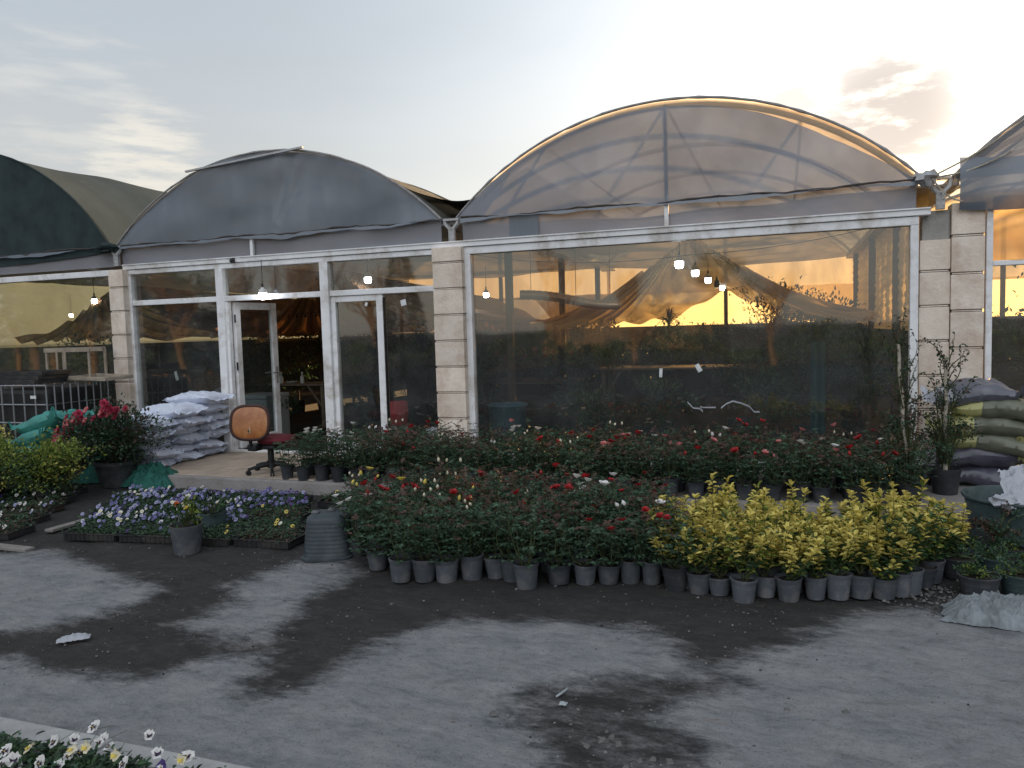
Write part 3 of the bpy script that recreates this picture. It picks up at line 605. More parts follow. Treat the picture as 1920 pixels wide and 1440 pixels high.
for g_, x, LEN in ((g0, -15.36, 20.), (g3, 6.62, 9.)):
    part(MB().box((x-.03,.0,.08),(x+.03,LEN,1.62)), 'side_wall', 'wallboard', g_)
    part(MB().grid(40, 4, lambda u, v: (x+.03*math.sin(u*60), LEN*u, 1.62+1.45*v)), 'side_film', 'endfilm', g_, smooth=True)
LEN = 9.0
for g_, xa, xb in ((g0, -9.14, -8.88), (g1, -3.94, -3.62), (g2, 1.24, 1.62)):
    q = MB(); q.box((xa,.02,2.98),(xb,LEN,3.0)).box((xa,.02,3.0),(xa+.02,LEN,3.07)).box((xb-.02,.02,3.0),(xb,LEN,3.07)); part(q, 'gutter', 'galv', g_)
part(MB().grid(260, 30, lambda u, v: (1.40+.045*math.sin(u*84+2.5*v+1.5*mnoise.noise((u*9,v*2,0)))+.012*math.sin(v*70+u*20)+.02*mnoise.noise((u*20,v*3,0)), .5+8.4*u, 1.55+1.45*v)), 'side_sheet', 'ambersheet', g2, smooth=True)
# --- net over the valley between the two main tunnels
def vn(u, v):
    x = -4.85+1.95*u; y = .30+8.6*v; z = max(arc_z(-6.42, 2.53, 1.06, min(x, -3.9)), arc_z(-1.19, 2.49, 1.07, max(x, -3.67))) if 0 else 0
    za = arc_z(-6.42, 2.53, 1.06, -4.75)+.03; zb = arc_z(-1.19, 2.49, 1.07, -3.0)+.03
    return (x, y+.15*math.sin(u*3), za*(1-u)+zb*u-.34*math.sin(PI*u)+.02*mnoise.noise((x*2, y, 0)))
tag(MB().grid(24, 40, vn).build('shade_net', 'netdark', None, smooth=True), 'dark green shade net slung across the gap between the two rounded roofs', 'shade net')

# ------------------------------------------------------------------ flowers and plants
def bloom_mesh(name, colr, r=.03, layers=3, seed=0, opened=1.0):
    q = MB(); g = random.Random(seed)
    for ly in range(layers):
        n = 5; tilt = (.12+.33*ly)*opened; rr = r*(.62+.20*ly)
        for k in range(n):
            a = 2*PI*(k+.5*ly)/n+g.uniform(-.15,.15); d = Vector((math.cos(a)*math.sin(tilt), math.sin(a)*math.sin(tilt), math.cos(tilt)))
            out = Vector((math.cos(a), math.sin(a), 0)); sdv = Vector((-math.sin(a), math.cos(a), 0)); b = out*r*.12
            l = rr*1.15; wd = rr*1.35
            p0 = b; m1 = b+d*l*.55+sdv*wd*.5; m2 = b+d*l*.55-sdv*wd*.5; mc = b+d*l*.5+out*rr*.10
            t1 = b+d*l+out*rr*.22*opened+sdv*wd*.28; t2 = b+d*l+out*rr*.22*opened-sdv*wd*.28
            q.add([p0, m1, mc, m2, t1, t2], [(0,1,2),(0,2,3),(1,4,2),(2,4,5),(2,5,3)])
    return q.mesh(name, colr)
def bud_mesh(name, colr, r=.012):
    q = MB(); q.lathe([(r*.3,0),(r*.9,r*.7),(r,r*1.4),(r*.65,r*2.3),(r*.1,r*3.0)], 7, cap0=True); q.cur = 1
    for k in range(4):
        a = PI/2*k; q.leaf(Vector((0,0,0)), Vector((math.cos(a)*.5, math.sin(a)*.5, 1)), Vector((math.cos(a), math.sin(a), 0)), r*2, r*.9)
    return q.mesh(name, [colr, 'stem'])
def cup_mesh(name, colr, r, seed): return bloom_mesh(name, colr, r, 3, seed, .8)
BL = {k: [bloom_mesh('bloom', k, .027, 3, i) for i in range(2)] for k in ('red','pink','cream','whitep','orange','hot','yellowp')}
BU = {k: bud_mesh('bud', k, .0115) for k in ('cream','whitep','yellowp','red','pink')}
def add_flower(me, name, p, d, s, parent):
    o = bpy.data.objects.new(name, me); COL.objects.link(o); o.parent = parent
    o.location = p; o.rotation_euler = d.to_track_quat('Z', 'Y').to_euler(); o.scale = (s,)*3; return o
def pot_mesh(r, h, rim=.012, taper=.76, n=20):
    q = MB(); rb = r*taper
    q.lathe([(rb*.1,.004),(rb-.004,.004),(rb,.001),(rb+.001,.006),(rb+(r-rb)*.80,h*.80),(r-.002,h*.86),(r,h*.86),(r+.004,h-.008),(r+.006,h),(r-.004,h+.001),(r-.006,h-.012),(r*.86,h*.72)], n)
    for z in (.30,.62): 
        k = rb+(r-rb)*z; q.lathe([(k-.001,h*z-.004),(k+.002,h*z),(k+.001,h*z+.004)], n)
    return q
def soil_mesh(r, z): 
    q = MB(); n = 14; vs = [(0,0,z+.006)]+[(r*math.cos(2*PI*i/n), r*math.sin(2*PI*i/n), z+rnd.uniform(-.004,.004)) for i in range(n)]
    return q.add(vs, [(0,i+1,(i+1)%n+1) for i in range(n)])
POT = pot_mesh(.078, .145).mesh('pot', 'potg', True); POTD = pot_mesh(.078, .145).mesh('pot', 'potd', True)
POTV = [POT, pot_mesh(.083, .140, taper=.70).mesh('pot', 'potg', True), pot_mesh(.074, .150, rim=.02, taper=.82).mesh('pot', 'potg', True), pot_mesh(.080, .145, taper=.74).mesh('pot', 'potd', True)]
GP = random.Random(99); SOIL = soil_mesh(.070, .124).mesh('soil', 'soil')
def obj(name, me, parent): 
    o = bpy.data.objects.new(name, me); COL.objects.link(o); o.parent = parent; return o
def rose_foliage(seed, h, spread, reddish, zb=.12, nst=6, dens=1.0):
    g = random.Random(seed); q = MB(); tips = []
    for s in range(nst):
        a = 2*PI*s/nst+g.uniform(-.5,.5); hh = h*g.uniform(.68,1.06); sp = spread*g.uniform(.35,1.0)
        p = Vector((math.cos(a)*.02, math.sin(a)*.02, zb)); pts = [p.copy()]; bend = g.uniform(.3,.9)
        for i in range(1,7):
            t = i/6; pts.append(Vector((math.cos(a)*(.02+sp*t**bend), math.sin(a)*(.02+sp*t**bend), zb+hh*t))+rv(g)*.008)
        q.cur = 0; q.tube(pts, [.0045-.0028*i/6 for i in range(7)], 4)
        tips.append((pts[-1], (pts[-1]-pts[-2]).normalized()))
        nl = int(11*dens)
        for j in range(nl):
            t = (j+.5)/nl*.92+.08; t = min(.999, t); k = t*6; i = int(k); b = pts[i].lerp(pts[i+1], k-i)
            aa = j*2.4+g.uniform(-.4,.4)+a; el = g.uniform(-.1,.6)
            d = Vector((math.cos(aa)*math.cos(el), math.sin(aa)*math.cos(el), math.sin(el))); rl = g.uniform(.055,.095)*(1.1-.3*t)
            q.cur = 0; q.tube([b, b+d*rl*.95], .0013, 3, cap=False)
            q.cur = 2 if (t > 1-reddish*.38 and g.random() < .6) else 1
            side = d.cross(Vector((0,0,1))).normalized()
            for (f, sg) in ((.45,1),(.45,-1),(.75,1),(.75,-1),(1,0)):
                ld = (d*(.5 if sg else 1)+side*sg*.9+Vector((0,0,g.uniform(-.45,.15)))).normalized()
                q.leaf(b+d*rl*f, ld, (Vector((0,0,1))+rv(g)*.45).normalized(), g.uniform(.026,.040), g.uniform(.019,.027), .22)
    return q.mesh('foliage', ['stem','leaf','leafred']), tips
def make_rose(seed, kind, h=.30, spread=.11, reddish=.5, pot=None):
    h *= 1.07; spread *= 1.2
    g = random.Random(seed*13+5); t = bpy.data.objects.new('potted_rose', None); COL.objects.link(t); t.empty_display_size = .1
    p = obj('pot', pot or POT, t); obj('soil', SOIL, p)
    me, tips = rose_foliage(seed, h, spread, reddish); obj('foliage', me, t)
    tips = sorted(tips, key=lambda x: -x[0].z)
    for i, (nm, c) in enumerate(kind):
        tp, d = tips[i % len(tips)]
        if i >= len(tips): tp = tp+rv(g)*.04
        d = (d+Vector((0,-.35,.3))+rv(g)*.4).normalized()
        if nm == 'bloom': add_flower(BL[c][i%2], 'bloom', tp+d*.004, d, g.uniform(.8,1.15), t)
        else: add_flower(BU[c], 'bud', tp+d*.002, d, g.uniform(.85,1.25), t)
    return t
ROSE = {}
def rk(key, desc, specs):
    ROSE[key] = (desc, [make_rose(*s) for s in specs])
rk('leafy', 'leafy flowerless rose', [(1,[],.30,.11,.3),(2,[],.27,.12,.15),(3,[],.33,.10,.5)])
rk('bronze', 'bronze-leaved rose', [(4,[],.30,.11,1.3),(5,[],.34,.10,1.2)])
rk('cream', 'rose with cream buds', [(6,[('bud','cream')]*3,.33,.11,.5),(7,[('bud','cream')]*2,.30,.11,.3)])
rk('yellow', 'rose with yellow buds', [(8,[('bud','yellowp')]*3,.31,.11,.3),(9,[('bud','yellowp'),('bloom','yellowp')],.29,.12,.3)])
rk('white', 'rose with white flowers', [(10,[('bloom','whitep'),('bud','whitep'),('bud','whitep')],.31,.11,.3),(20,[('bloom','whitep')]*4,.30,.12,.1)])
rk('red', 'rose with one red bloom', [(11,[('bloom','red')],.32,.11,.6),(12,[('bloom','red'),('bud','red')],.28,.11,.5)])
rk('reds', 'rose with several red blooms', [(13,[('bloom','red')]*3,.33,.11,.7),(14,[('bloom','red')]*2+[('bud','red')],.31,.12,.9)])
rk('pink', 'rose with pink blooms', [(15,[('bloom','pink')]*2+[('bud','pink')],.33,.11,.7),(16,[('bloom','pink')],.32,.11,.9)])
rk('orange', 'rose with orange blooms', [(17,[('bloom','orange')]*2,.30,.11,.8)])
def vary_pot(o):
    for ch in o.children:
        if ch.name.startswith('pot'): ch.data = GP.choices(POTV, [4,3,3,2])[0]; ch.rotation_euler = (0,0,GP.uniform(0,6)); ch.scale = (1,1,GP.uniform(.93,1.05))
        elif ch.name.startswith('foliage') and not any(c.name.startswith(('bloom','bud')) for c in o.children): ch.rotation_euler = (GP.gauss(0,.06), GP.gauss(0,.06), 0); ch.scale = (1,1,GP.choice((.92,.97,1,1.04,1.08,1.14)))
def place_rose(key, x, y, z, s, label, group, g, pot=None):
    o = copy_tree(g.choice(ROSE[key][1])); o.location = (x, y, z); s *= 1.0; o.rotation_euler = (g.uniform(-.05,.05), g.uniform(-.05,.05), g.uniform(0, 6.28)); o.scale = (s*g.uniform(.95,1.05), s*g.uniform(.95,1.05), s*g.uniform(.9,1.12))
    if pot:
        for ch in o.children:
            if ch.name.startswith('pot'): ch.data = pot
    else:
        vary_pot(o)
    return tag(o, label, 'potted plant', group)
# front block: seven rows
FR = [(752,1088),(797,1087),(838,1088),(885,1083),(931,1082),(962,1088),(988,1101),(1048,1092),(1097,1092),(1141,1092),(1182,1090),(1222,1092),(1268,1105)]
g = random.Random(31)
def pick(g, w):
    ks = list(w); return g.choices(ks, [w[k] for k in ks])[0]
rows = [[(G(*p).x, G(*p).y) for p in FR]]
slope = .185
for k in range(1, 8):
    y0 = -3.74+.205*k; xl = -2.62-.118*k*1.15; xr = -.70-.055*k; n = int((xr-xl)/.182); r = []
    for i in range(n+1):
        x = xl+(xr-xl)*i/n+g.uniform(-.025,.025); r.append((x, y0+slope*(x+1.5)+g.uniform(-.03,.03)))
    rows.append(r)
rowname = ['front row','second row','third row','fourth row','fifth row','sixth row','seventh row','back row']
for k, r in enumerate(rows):
    for i, (x, y) in enumerate(r):
        f = (x+3.3)/2.6
        w = dict(leafy=5, bronze=2.0, cream=2.2*(1-f)+.3, yellow=1.2*(1-f)+.1, red=1.0+1.4*f, reds=.5+.9*f, white=.35, orange=.25)
        if k == 0: w = dict(leafy=8, bronze=1, yellow=.4, red=.5)
        key = pick(g, w)
        if k == 0 and i in (11,): key = 'reds'
        if k == 0 and i in (9,): key = 'reds'
        place_rose(key, x, y, 0, g.uniform(.92,1.12)*(1.0 if k else 1.0), f"{ROSE[key][0]}, {ORD[i+1]} from left in {rowname[k]} of front rose block", 'potted roses in the front block', g)
# two stragglers at the left end of the block
for (px, py, key, lab) in ((672,1042,'white','white flowered rose in a dark pot right beside the upturned tub'), (722,1052,'leafy','leafy rose in grey pot between the tub and the rose block')):
    p = G(px, py); place_rose(key, p.x, p.y, 0, 1.0, lab, 'potted roses in the front block', g, POTD)
# porch rows
prow = ['porch edge row','second porch row','third porch row','fourth porch row','rear porch row']
for k in range(5):
    y = -1.56+.25*k; xl = -5.16+.10*k+(.25 if k > 2 else 0); xr = .98; n = int((xr-xl)/.215)
    for i in range(n+1):
        x = xl+(xr-xl)*i/n+g.uniform(-.03,.03); f = (x+5.4)/6.4
        if k == 4 and i % 2: pass
        w = dict(leafy=5, bronze=2.5, cream=1.2, red=.6+.8*f, reds=.15+.9*f*f, pink=1.3*f*f, white=.5, orange=.3 if .4 < f < .75 else .02)
        if f < .13: w = dict(white=6, leafy=2)
        key = pick(g, w)
        place_rose(key, x, y+g.uniform(-.04,.04), .13, g.uniform(.95,1.15), f"{ROSE[key][0]}, {ORD[i+1]} from left in {prow[k]} before the windows", 'potted roses on the porch', g, POTD)
for desc, protos in ROSE.values():
    for o in protos: remove_tree(o)

# ---- golden variegated shrubs
def gold_foliage(seed, h=.30, spread=.10, yel=.75, zb=.12):
    g = random.Random(seed); q = MB(); ns = g.choice((7,8,9))
    for s in range(ns):
        a = 2*PI*s/ns+g.uniform(-.5,.5); hh = h*g.uniform(.45,1.05); sp = spread*g.uniform(.4,1.15)
        pts = [Vector((math.cos(a)*(.012+sp*(i/6)**.8), math.sin(a)*(.012+sp*(i/6)**.8), zb+hh*i/6))+rv(g)*.006 for i in range(7)]
        q.cur = 0; q.tube(pts, [.005-.003*i/6 for i in range(7)], 4)
        yy = yel*g.uniform(.6,1.25)
        n = 34
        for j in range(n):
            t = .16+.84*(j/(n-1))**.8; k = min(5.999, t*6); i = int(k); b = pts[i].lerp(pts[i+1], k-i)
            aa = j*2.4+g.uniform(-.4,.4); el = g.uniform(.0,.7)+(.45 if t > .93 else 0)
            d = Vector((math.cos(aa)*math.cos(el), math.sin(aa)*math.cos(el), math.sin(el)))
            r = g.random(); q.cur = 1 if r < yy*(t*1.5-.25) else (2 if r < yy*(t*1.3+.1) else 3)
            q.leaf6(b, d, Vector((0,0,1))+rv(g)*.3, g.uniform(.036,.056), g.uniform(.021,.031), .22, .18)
    return q.mesh('foliage', ['stem','leafyel','leafyelg','leafmid'])
def make_gold(seed, h, sp, yel, pot=POT):
    h *= 1.13; sp *= 1.38
    t = bpy.data.objects.new('potted_shrub', None); COL.objects.link(t); t.empty_display_size = .1
    p = obj('pot', pot, t); obj('soil', SOIL, p); obj('foliage', gold_foliage(seed, h, sp, yel), t); return t
GOLD = [('bright golden shrub', make_gold(1,.31,.11,1.0)), ('bushy golden shrub', make_gold(2,.27,.13,.95)), ('tall golden shrub', make_gold(3,.37,.10,1.0)), ('half green golden shrub', make_gold(4,.30,.11,.55)), ('golden shrub with pale tips', make_gold(5,.33,.12,.85)), ('mostly green shrub', make_gold(6,.27,.12,.30))]
GR = [(1311,1110),(1350,1113),(1394,1127),(1435,1117),(1479,1124),(1529,1121),(1571,1121),(1613,1119),(1657,1120),(1686,1115)]
grow = [[(G(*p).x, G(*p).y) for p in GR]]
for k in range(1, 6):
    y0 = -3.70+.165*k; xl = -.56-.045*k; xr = .66+.07*k; n = int((xr-xl)/.15); r = []
    for i in range(n+1):
        x = xl+(xr-xl)*i/n+g.uniform(-.02,.02); r.append((x, y0+.155*(x-.1)+g.uniform(-.025,.025)))
    grow.append(r)
for k, r in enumerate(grow):
    for i, (x, y) in enumerate(r):
        d, pr = g.choices(GOLD, [3,3,1.5,1.2,3,.35] if k else [1.5,1.5,.6,2,2,1.5])[0]
        o = copy_tree(pr); o.location = (x, y, 0); o.rotation_euler = (g.uniform(-.05,.05), g.uniform(-.05,.05), g.uniform(0,6.28)); s = g.uniform(.94,1.1)*(.93 if k == 0 else 1); o.scale = (s, s, s*g.uniform(.86,1.12)); vary_pot(o)
        tag(o, f"{d}, {ORD[i+1]} from left in the {rowname[k] if k < 5 else 'back row'} of the yellow block", 'potted shrub', 'golden potted shrubs in the yellow block')
for (px, py, n, lab) in ((1746,1090,3,'green pot shrub with sparse leaves at right end, near the debris'), (1783,1072,0,'golden shrub in pot, last one before the low round pots'), (1708,1075,4,'golden shrub tucked behind the right end of the front yellow row')):
    p = G(px, py); o = copy_tree(GOLD[n][1]); o.location = (p.x, p.y, 0); o.rotation_euler = (0,0,g.uniform(0,6)); tag(o, lab, 'potted shrub', 'golden potted shrubs in the yellow block')
for d, o in GOLD: remove_tree(o)

# ---- generic leafy bush, used for the larger plants
def bush_foliage(seed, r, h, n, mats, weights, ll=(.03,.05), lw=.55, zc=None, hollow=.35, name='foliage', six=True, top=None):
    """leaves spread through an uneven crown, hung on short twigs; weights gives the share of each leaf colour"""
    g = random.Random(seed); q = MB(); zc = zc if zc is not None else h*.5; ox = g.uniform(0,50)
    cl = []
    for i in range(max(6, n//26)):
        while True:
            d = rv(g)
            if .05 < d.length <= 1: break
        d = d.normalized()*(hollow+(1-hollow)*g.random()**.6); k = 1+.5*mnoise.noise((d.x*1.6+ox, d.y*1.6, d.z*1.6))
        c = Vector((d.x*r*k, d.y*r*k, zc+d.z*h*.5*k)); cl.append((c, d, g.choices(range(len(mats)), weights)[0]))
        q.cur = 0; q.tube([Vector((d.x*r*.1, d.y*r*.1, max(.02, zc-h*.45))), Vector((c.x*.6, c.y*.6, zc*.8+c.z*.2)), c], [.008,.005,.002], 4, cap=False)
    for i in range(n):
        c, d, mi = g.choice(cl); p = c+Vector((g.gauss(0,1), g.gauss(0,1), g.gauss(0,.8)))*r*.16
        if p.z < .01: continue
        ld = (d*.8+rv(g)*.9+Vector((0,0,.35))).normalized()
        m = mi if g.random() < .8 else g.choices(range(len(mats)), weights)[0]
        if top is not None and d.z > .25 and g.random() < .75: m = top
        q.cur = 1+m; l = g.uniform(*ll); (q.leaf6 if six else q.leaf)(p, ld, Vector((0,0,1))+rv(g)*.6, l, l*lw*g.uniform(.8,1.2))
    return q.mesh(name, ['stem']+list(mats))
def bush(name, label, cat, loc, foliage, pot=None, potmat='potd', group=None, rz=0, soil=True):
    t = empty(name, label, cat, loc, rz, group)
    if pot:
        r, h, tp = pot; p = obj('pot', pot_mesh(r, h, taper=tp, n=28).mesh('pot', potmat, True), t)
        if soil: obj('soil', soil_mesh(r*.9, h*.88).mesh('soil','soil'), p)
    f = obj('foliage', foliage, t); f.location.z = pot[1]*.85 if pot else 0
    return t

# ------------------------------------------------------------------ pansy trays
def pansy_mesh(colr, blot, r=.017, stem=.03, jit=0, seed=0):
    q = MB(); gj = random.Random(seed)
    def petal(a, l, wd, z, mi):
        q.cur = mi; d = Vector((math.cos(a), math.sin(a), .12)); s_ = Vector((-math.sin(a), math.cos(a), 0)); o = Vector((0,0,z))
        J = lambda: rv(gj)*r*jit
        q.add([o, o+d*l*.45+s_*wd*.5+J(), o+d*l*.85+s_*wd*.42+J(), o+d*l*1.0+J(), o+d*l*.85-s_*wd*.42+J(), o+d*l*.45-s_*wd*.5+J(), o+d*l*.5], [(0,1,2,6),(6,2,3),(6,3,4),(0,6,4,5)])
    for a, k in ((2.1,1.0),(1.04,1.0)): petal(a, r, r*1.25, -.001, 0)
    for a in (3.35, -.2): petal(a, r*.95, r*1.15, .0005, 0)
    petal(-PI/2, r*1.05, r*1.4, .002, 0)
    q.cur = 1
    for a in (3.35, -.2, -PI/2): petal(a, r*.5, r*.55, .004, 1)
    q.cur = 2; petal(-PI/2, r*.18, r*.3, .0055, 2); q.cur = 3; q.tube([(0,0,-.001),(0,.004,-stem*.3),(0,stem*.5,-stem)], .0012, 3, cap=False)
    return q.mesh('flower', [colr, blot, 'yellowp', 'stem'])
PAN = {'white': pansy_mesh('whitep','blotch'), 'blue': pansy_mesh('blue','blotch'), 'lilac': pansy_mesh('lilac','blue'), 'purple': pansy_mesh('purple','blotch'), 'plainwhite': pansy_mesh('whitep','yellowp'), 'yellow': pansy_mesh('yellowp','blotch')}
TW, TD, TH = .50, .30, .065
def tray_mesh():
    q = MB(); t = .006
    q.box((-TW/2,-TD/2,0),(TW/2,TD/2,.008))
    for s in (-1,1):
        q.box((-TW/2,s*TD/2-t,.008),(TW/2,s*TD/2+t,TH),.002); q.box((s*TW/2-t,-TD/2+t,.008),(s*TW/2+t,TD/2-t,TH-.001),.002)
        q.box((-TW/2-.012,s*(TD/2+.004)-.01,TH-.006),(TW/2+.012,s*(TD/2+.004)+.01,TH+.002),.002)
        q.box((s*(TW/2+.004)-.01,-TD/2,TH-.007),(s*(TW/2+.004)+.01,TD/2,TH+.001),.002)
        for i in range(11): x = -TW/2+.025+i*.045; q.box((x-.006,s*(TD/2+t)-.004,.006),(x+.006,s*(TD/2+t)+.004,TH-.008))
    for i in range(1,8): q.box((-TW/2+i*TW/8-.003,-TD/2+t,.008),(-TW/2+i*TW/8+.003,TD/2-t,.052))
    q.cur = 1; q.box((-TW/2+t,-TD/2+t,.008),(TW/2-t,TD/2-t,.048))
    return q.mesh('tray', ['tray','soil'])
TRAYM = tray_mesh()
def low_leaves(seed, n, mats, weights, h=.07, ll=(.02,.034), w_=TW, d_=TD):
    g = random.Random(seed); q = MB()
    for i in range(n):
        cx = -w_/2+w_*(g.randrange(8)+.5)/8; cyy = -d_/2+d_*(g.randrange(4)+.5)/4
        p = Vector((cx+g.gauss(0,.034), cyy+g.gauss(0,.036), .05+h*g.random()**.8*(.7+.6*mnoise.noise((cx*9+seed, cyy*9, 0)))))
        a = g.uniform(0,2*PI); el = g.uniform(.0,.9); q.cur = g.choices(range(len(mats)), weights)[0]
        q.leaf6(p, Vector((math.cos(a)*math.cos(el), math.sin(a)*math.cos(el), math.sin(el))), Vector((0,0,1))+rv(g)*.4, g.uniform(*ll), g.uniform(.012,.020), .15, .15)
    return q.mesh('foliage', mats)
LOWG = [low_leaves(i, 620, ['leafmid','leaf','leafdark'], [2,3,2], .06) for i in range(3)]
LOWR = [low_leaves(10+i, 620, ['leaf','leafred','leafmid'], [3,2.2,1.5], .075) for i in range(2)]
def make_tray(loc, rz, fol, flowers, n, label, group, g, fs=1.0, hh=(.085,.135)):
    t = empty('flower_tray', label, 'flower tray', loc, rz, group); obj('tray', TRAYM, t); obj('foliage', fol, t)
    ks = list(flowers)
    for i in range(n):
        c = g.choices(ks, [flowers[k] for k in ks])[0]; o = obj('flower', PAN[c], t)
        o.location = (g.uniform(-TW/2,TW/2), g.uniform(-TD/2,TD/2), g.uniform(*hh))
        d = Vector((g.uniform(-.5,.7), -1+g.uniform(-.5,.5), g.uniform(.5,1.3))); d.rotate(Matrix.Rotation(-rz, 3, 'Z'))
        q = d.to_track_quat('Z','Y'); o.rotation_euler = q.to_euler(); s = fs*g.uniform(.8,1.25); o.scale = (s,s,s)
    return t
g = random.Random(77)
for k in range(5):
    y = -3.50+.335*k; x0 = -5.62-.20*k; ncol = 4
    for i in range(ncol):
        x = x0+.545*i; rz = .10+g.uniform(-.04,.04); yy = y+.10*(x+4.7)+.02*g.uniform(-1,1)
        if i < 2 or (i == 2 and k > 0): fl = [dict(lilac=3,blue=3,white=1), dict(blue=5,lilac=3,purple=2,white=.5), dict(lilac=2,plainwhite=2,blue=2)][(k*2+i) % 3]; fol = LOWG[(k+i) % 3]; n = g.randint(26,40) if k > 0 else g.randint(9,15); desc = 'tray of blue and lilac pansies' if k > 0 else 'tray of sparse pale blue pansies'
        elif i == 3 and k > 2: fl = dict(blue=5,purple=4,lilac=2); fol = LOWG[k % 3]; n = 34; desc = 'tray of deep violet pansies'
        else: fl = dict(yellow=1,plainwhite=.5); fol = (LOWR if (k+i) % 2 else LOWG)[k % 2]; n = 2; desc = 'green tray with hardly any flowers' if (k+i) % 2 == 0 else 'reddish leaved bedding plant tray'
        make_tray((x, yy, .0), rz, fol, fl, n, f"{desc}, {ORD[i+1]} from left, {rowname[k] if k < 4 else 'rearmost row'} of pansy bed", 'flower trays in the pansy bed', g)
for i, (x, y, ls) in enumerate(((-3.52,-2.72,'reddish leaved bedding tray right behind the upturned tub'), (-3.72,-2.36,'bedding tray with bronze leaves near the porch edge behind the tub'), (-4.1,-2.05,'dark green bedding tray against the concrete porch edge'))):
    make_tray((x, y, 0), .12, LOWR[i % 2], dict(yellow=1), 1, ls, 'flower trays in the pansy bed', g)
for k in range(5):
    for i in range(3 if k else 2):
        x = -6.62-.26*k-.54*i; y = -3.80+.37*k-.05*i
        fl = dict(white=3,lilac=1) if i == 0 else (dict(purple=3,lilac=2,white=1) if i == 1 else dict(orange=0,plainwhite=1,lilac=2))
        fl.pop('orange', None)
        make_tray((x, y, 0), .16+g.uniform(-.05,.05), LOWG[(i+k) % 3] if i else LOWR[k % 2], fl, g.randint(6,10) if i < 2 else 4, f"{['white','purple','pale'][i]} pansy tray, {ORD[k+1]} from the front of the strip by the golden bushes", 'flower trays in the left strip', g)
# the three near trays behind the kerb, bottom left corner
near = [((-3.08,-6.64,.0), -.05, 'white pansy tray cut off by the left corner behind the kerb'), ((-2.52,-6.63,.0), .03, 'near tray of large white pansies with dark eyes beside the kerb'), ((-1.98,-6.66,.0), .0, 'near tray with a purple pansy at the right end of the kerb')]
NP = [[(10,1408),(25,1424),(30,1436),(55,1402),(5,1432)], [(176,1363),(140,1385),(102,1390),(135,1405),(150,1410),(195,1385),(205,1400),(215,1415),(128,1418),(110,1436),(185,1392),(160,1400),(75,1430)], [(232,1432),(280,1378),(352,1418),(338,1424),(302,1436,'purple'),(295,1412)]]
PANB = [pansy_mesh('whitep','blotch',.025,.09,.22,i) for i in range(4)]; PANP = pansy_mesh('purple','whitep',.025,.09,.2,9); PANL = pansy_mesh('cream','yellowp',.022,.09,.3,8)
for (loc, rz, lab), pts in zip(near, NP):
    t = empty('flower_tray', lab, 'flower tray', loc, rz, 'near pansy trays'); obj('tray', TRAYM, t); obj('foliage', low_leaves(int(loc[0]*100) % 97, 2000, ['leafmid','leafdark','leaf'], [3,2,2], .115, (.025,.048)), t)
    for j, pt in enumerate(pts):
        o = obj('flower', PANP if len(pt) > 2 else (PANB[j % 4] if j % 4 != 3 else PANL), t); p = G(pt[0], pt[1], g.uniform(.13,.17))-Vector(loc); p.rotate(Matrix.Rotation(-rz,3,'Z'))
        o.location = p; d = Vector((.25+g.uniform(-.6,.6), -.75+g.uniform(-.7,.5), .6)); o.rotation_euler = d.to_track_quat('Z','Y').to_euler(); s = g.uniform(.75,1.05); o.scale = (s,s,s)
q = MB(); q.box((-5.5,-6.40,-.03),(-2.62,-6.285,.062),.012).box((-2.61,-6.405,-.03),(-1.0,-6.29,.058),.012)
tag(q.build('kerb', 'kerb'), 'pale concrete kerb strip at the near left corner', 'kerb', kind='structure')

# ------------------------------------------------------------------ pots and tubs round the pansy bed
p = G(352,1036); gp = bush('flower_pot', 'grey bucket pot of yellow green leaves and small flowers before the pansy trays', 'potted plant', p, bush_foliage(3, .15, .22, 330, ['leafmid','leafyelg','leafmid'], [4,2,2], (.025,.04), zc=.12), (.125,.23,.78), 'potg')
for i, c in enumerate(('orange','cream','whitep','orange','yellowp')): add_flower(BL[c][i%2], 'bloom', Vector((rnd.uniform(-.10,.10), rnd.uniform(-.1,.05), .40+rnd.uniform(-.04,.06))), Vector((rnd.uniform(-.4,.4),-.6,.8)), .7, gp)
p = G(402,1000); bush('flower_pot', 'dark teal pot with bronze green plant standing behind the grey bucket pot', 'potted plant', p, bush_foliage(4, .14, .2, 260, ['leafmid','leafred','leafdark'], [4,1,2], (.025,.04), zc=.11), (.11,.19,.8), 'bigtub')
p = G(619,1040)
q = MB(); prof = [(.205,.0),(.212,.004),(.212,.022),(.196,.026),(.192,.03)]
for i in range(9): z = .03+.30*(i+1)/9; r = .190-.028*(z/.34)**1.6; prof += [(r+.003,z-.012),(r,z-.006),(r,z)]
prof += [(.152,.345),(.135,.36),(.06,.366),(.0005,.366)]
q.lathe(prof, 36, sq=4.5)
tb = q.build('upturned_tub', 'tub', None, smooth=True, angle=40); tb.location = p; tb.rotation_euler = (0,0,.35); tb.scale = (.92,.92,.92)
q = MB()
for x, y in ((-.10,-.02),(.02,.05),(.11,.06)): q.lathe([(.034,.36),(.036,.375),(.026,.385),(.0005,.386)], 14, (x,y,0), sq=3)
q.build('foot', 'potg', tb, smooth=True)
tag(tb, 'upturned ribbed teal grey plastic tub with dusty top between trays and roses', 'tub')

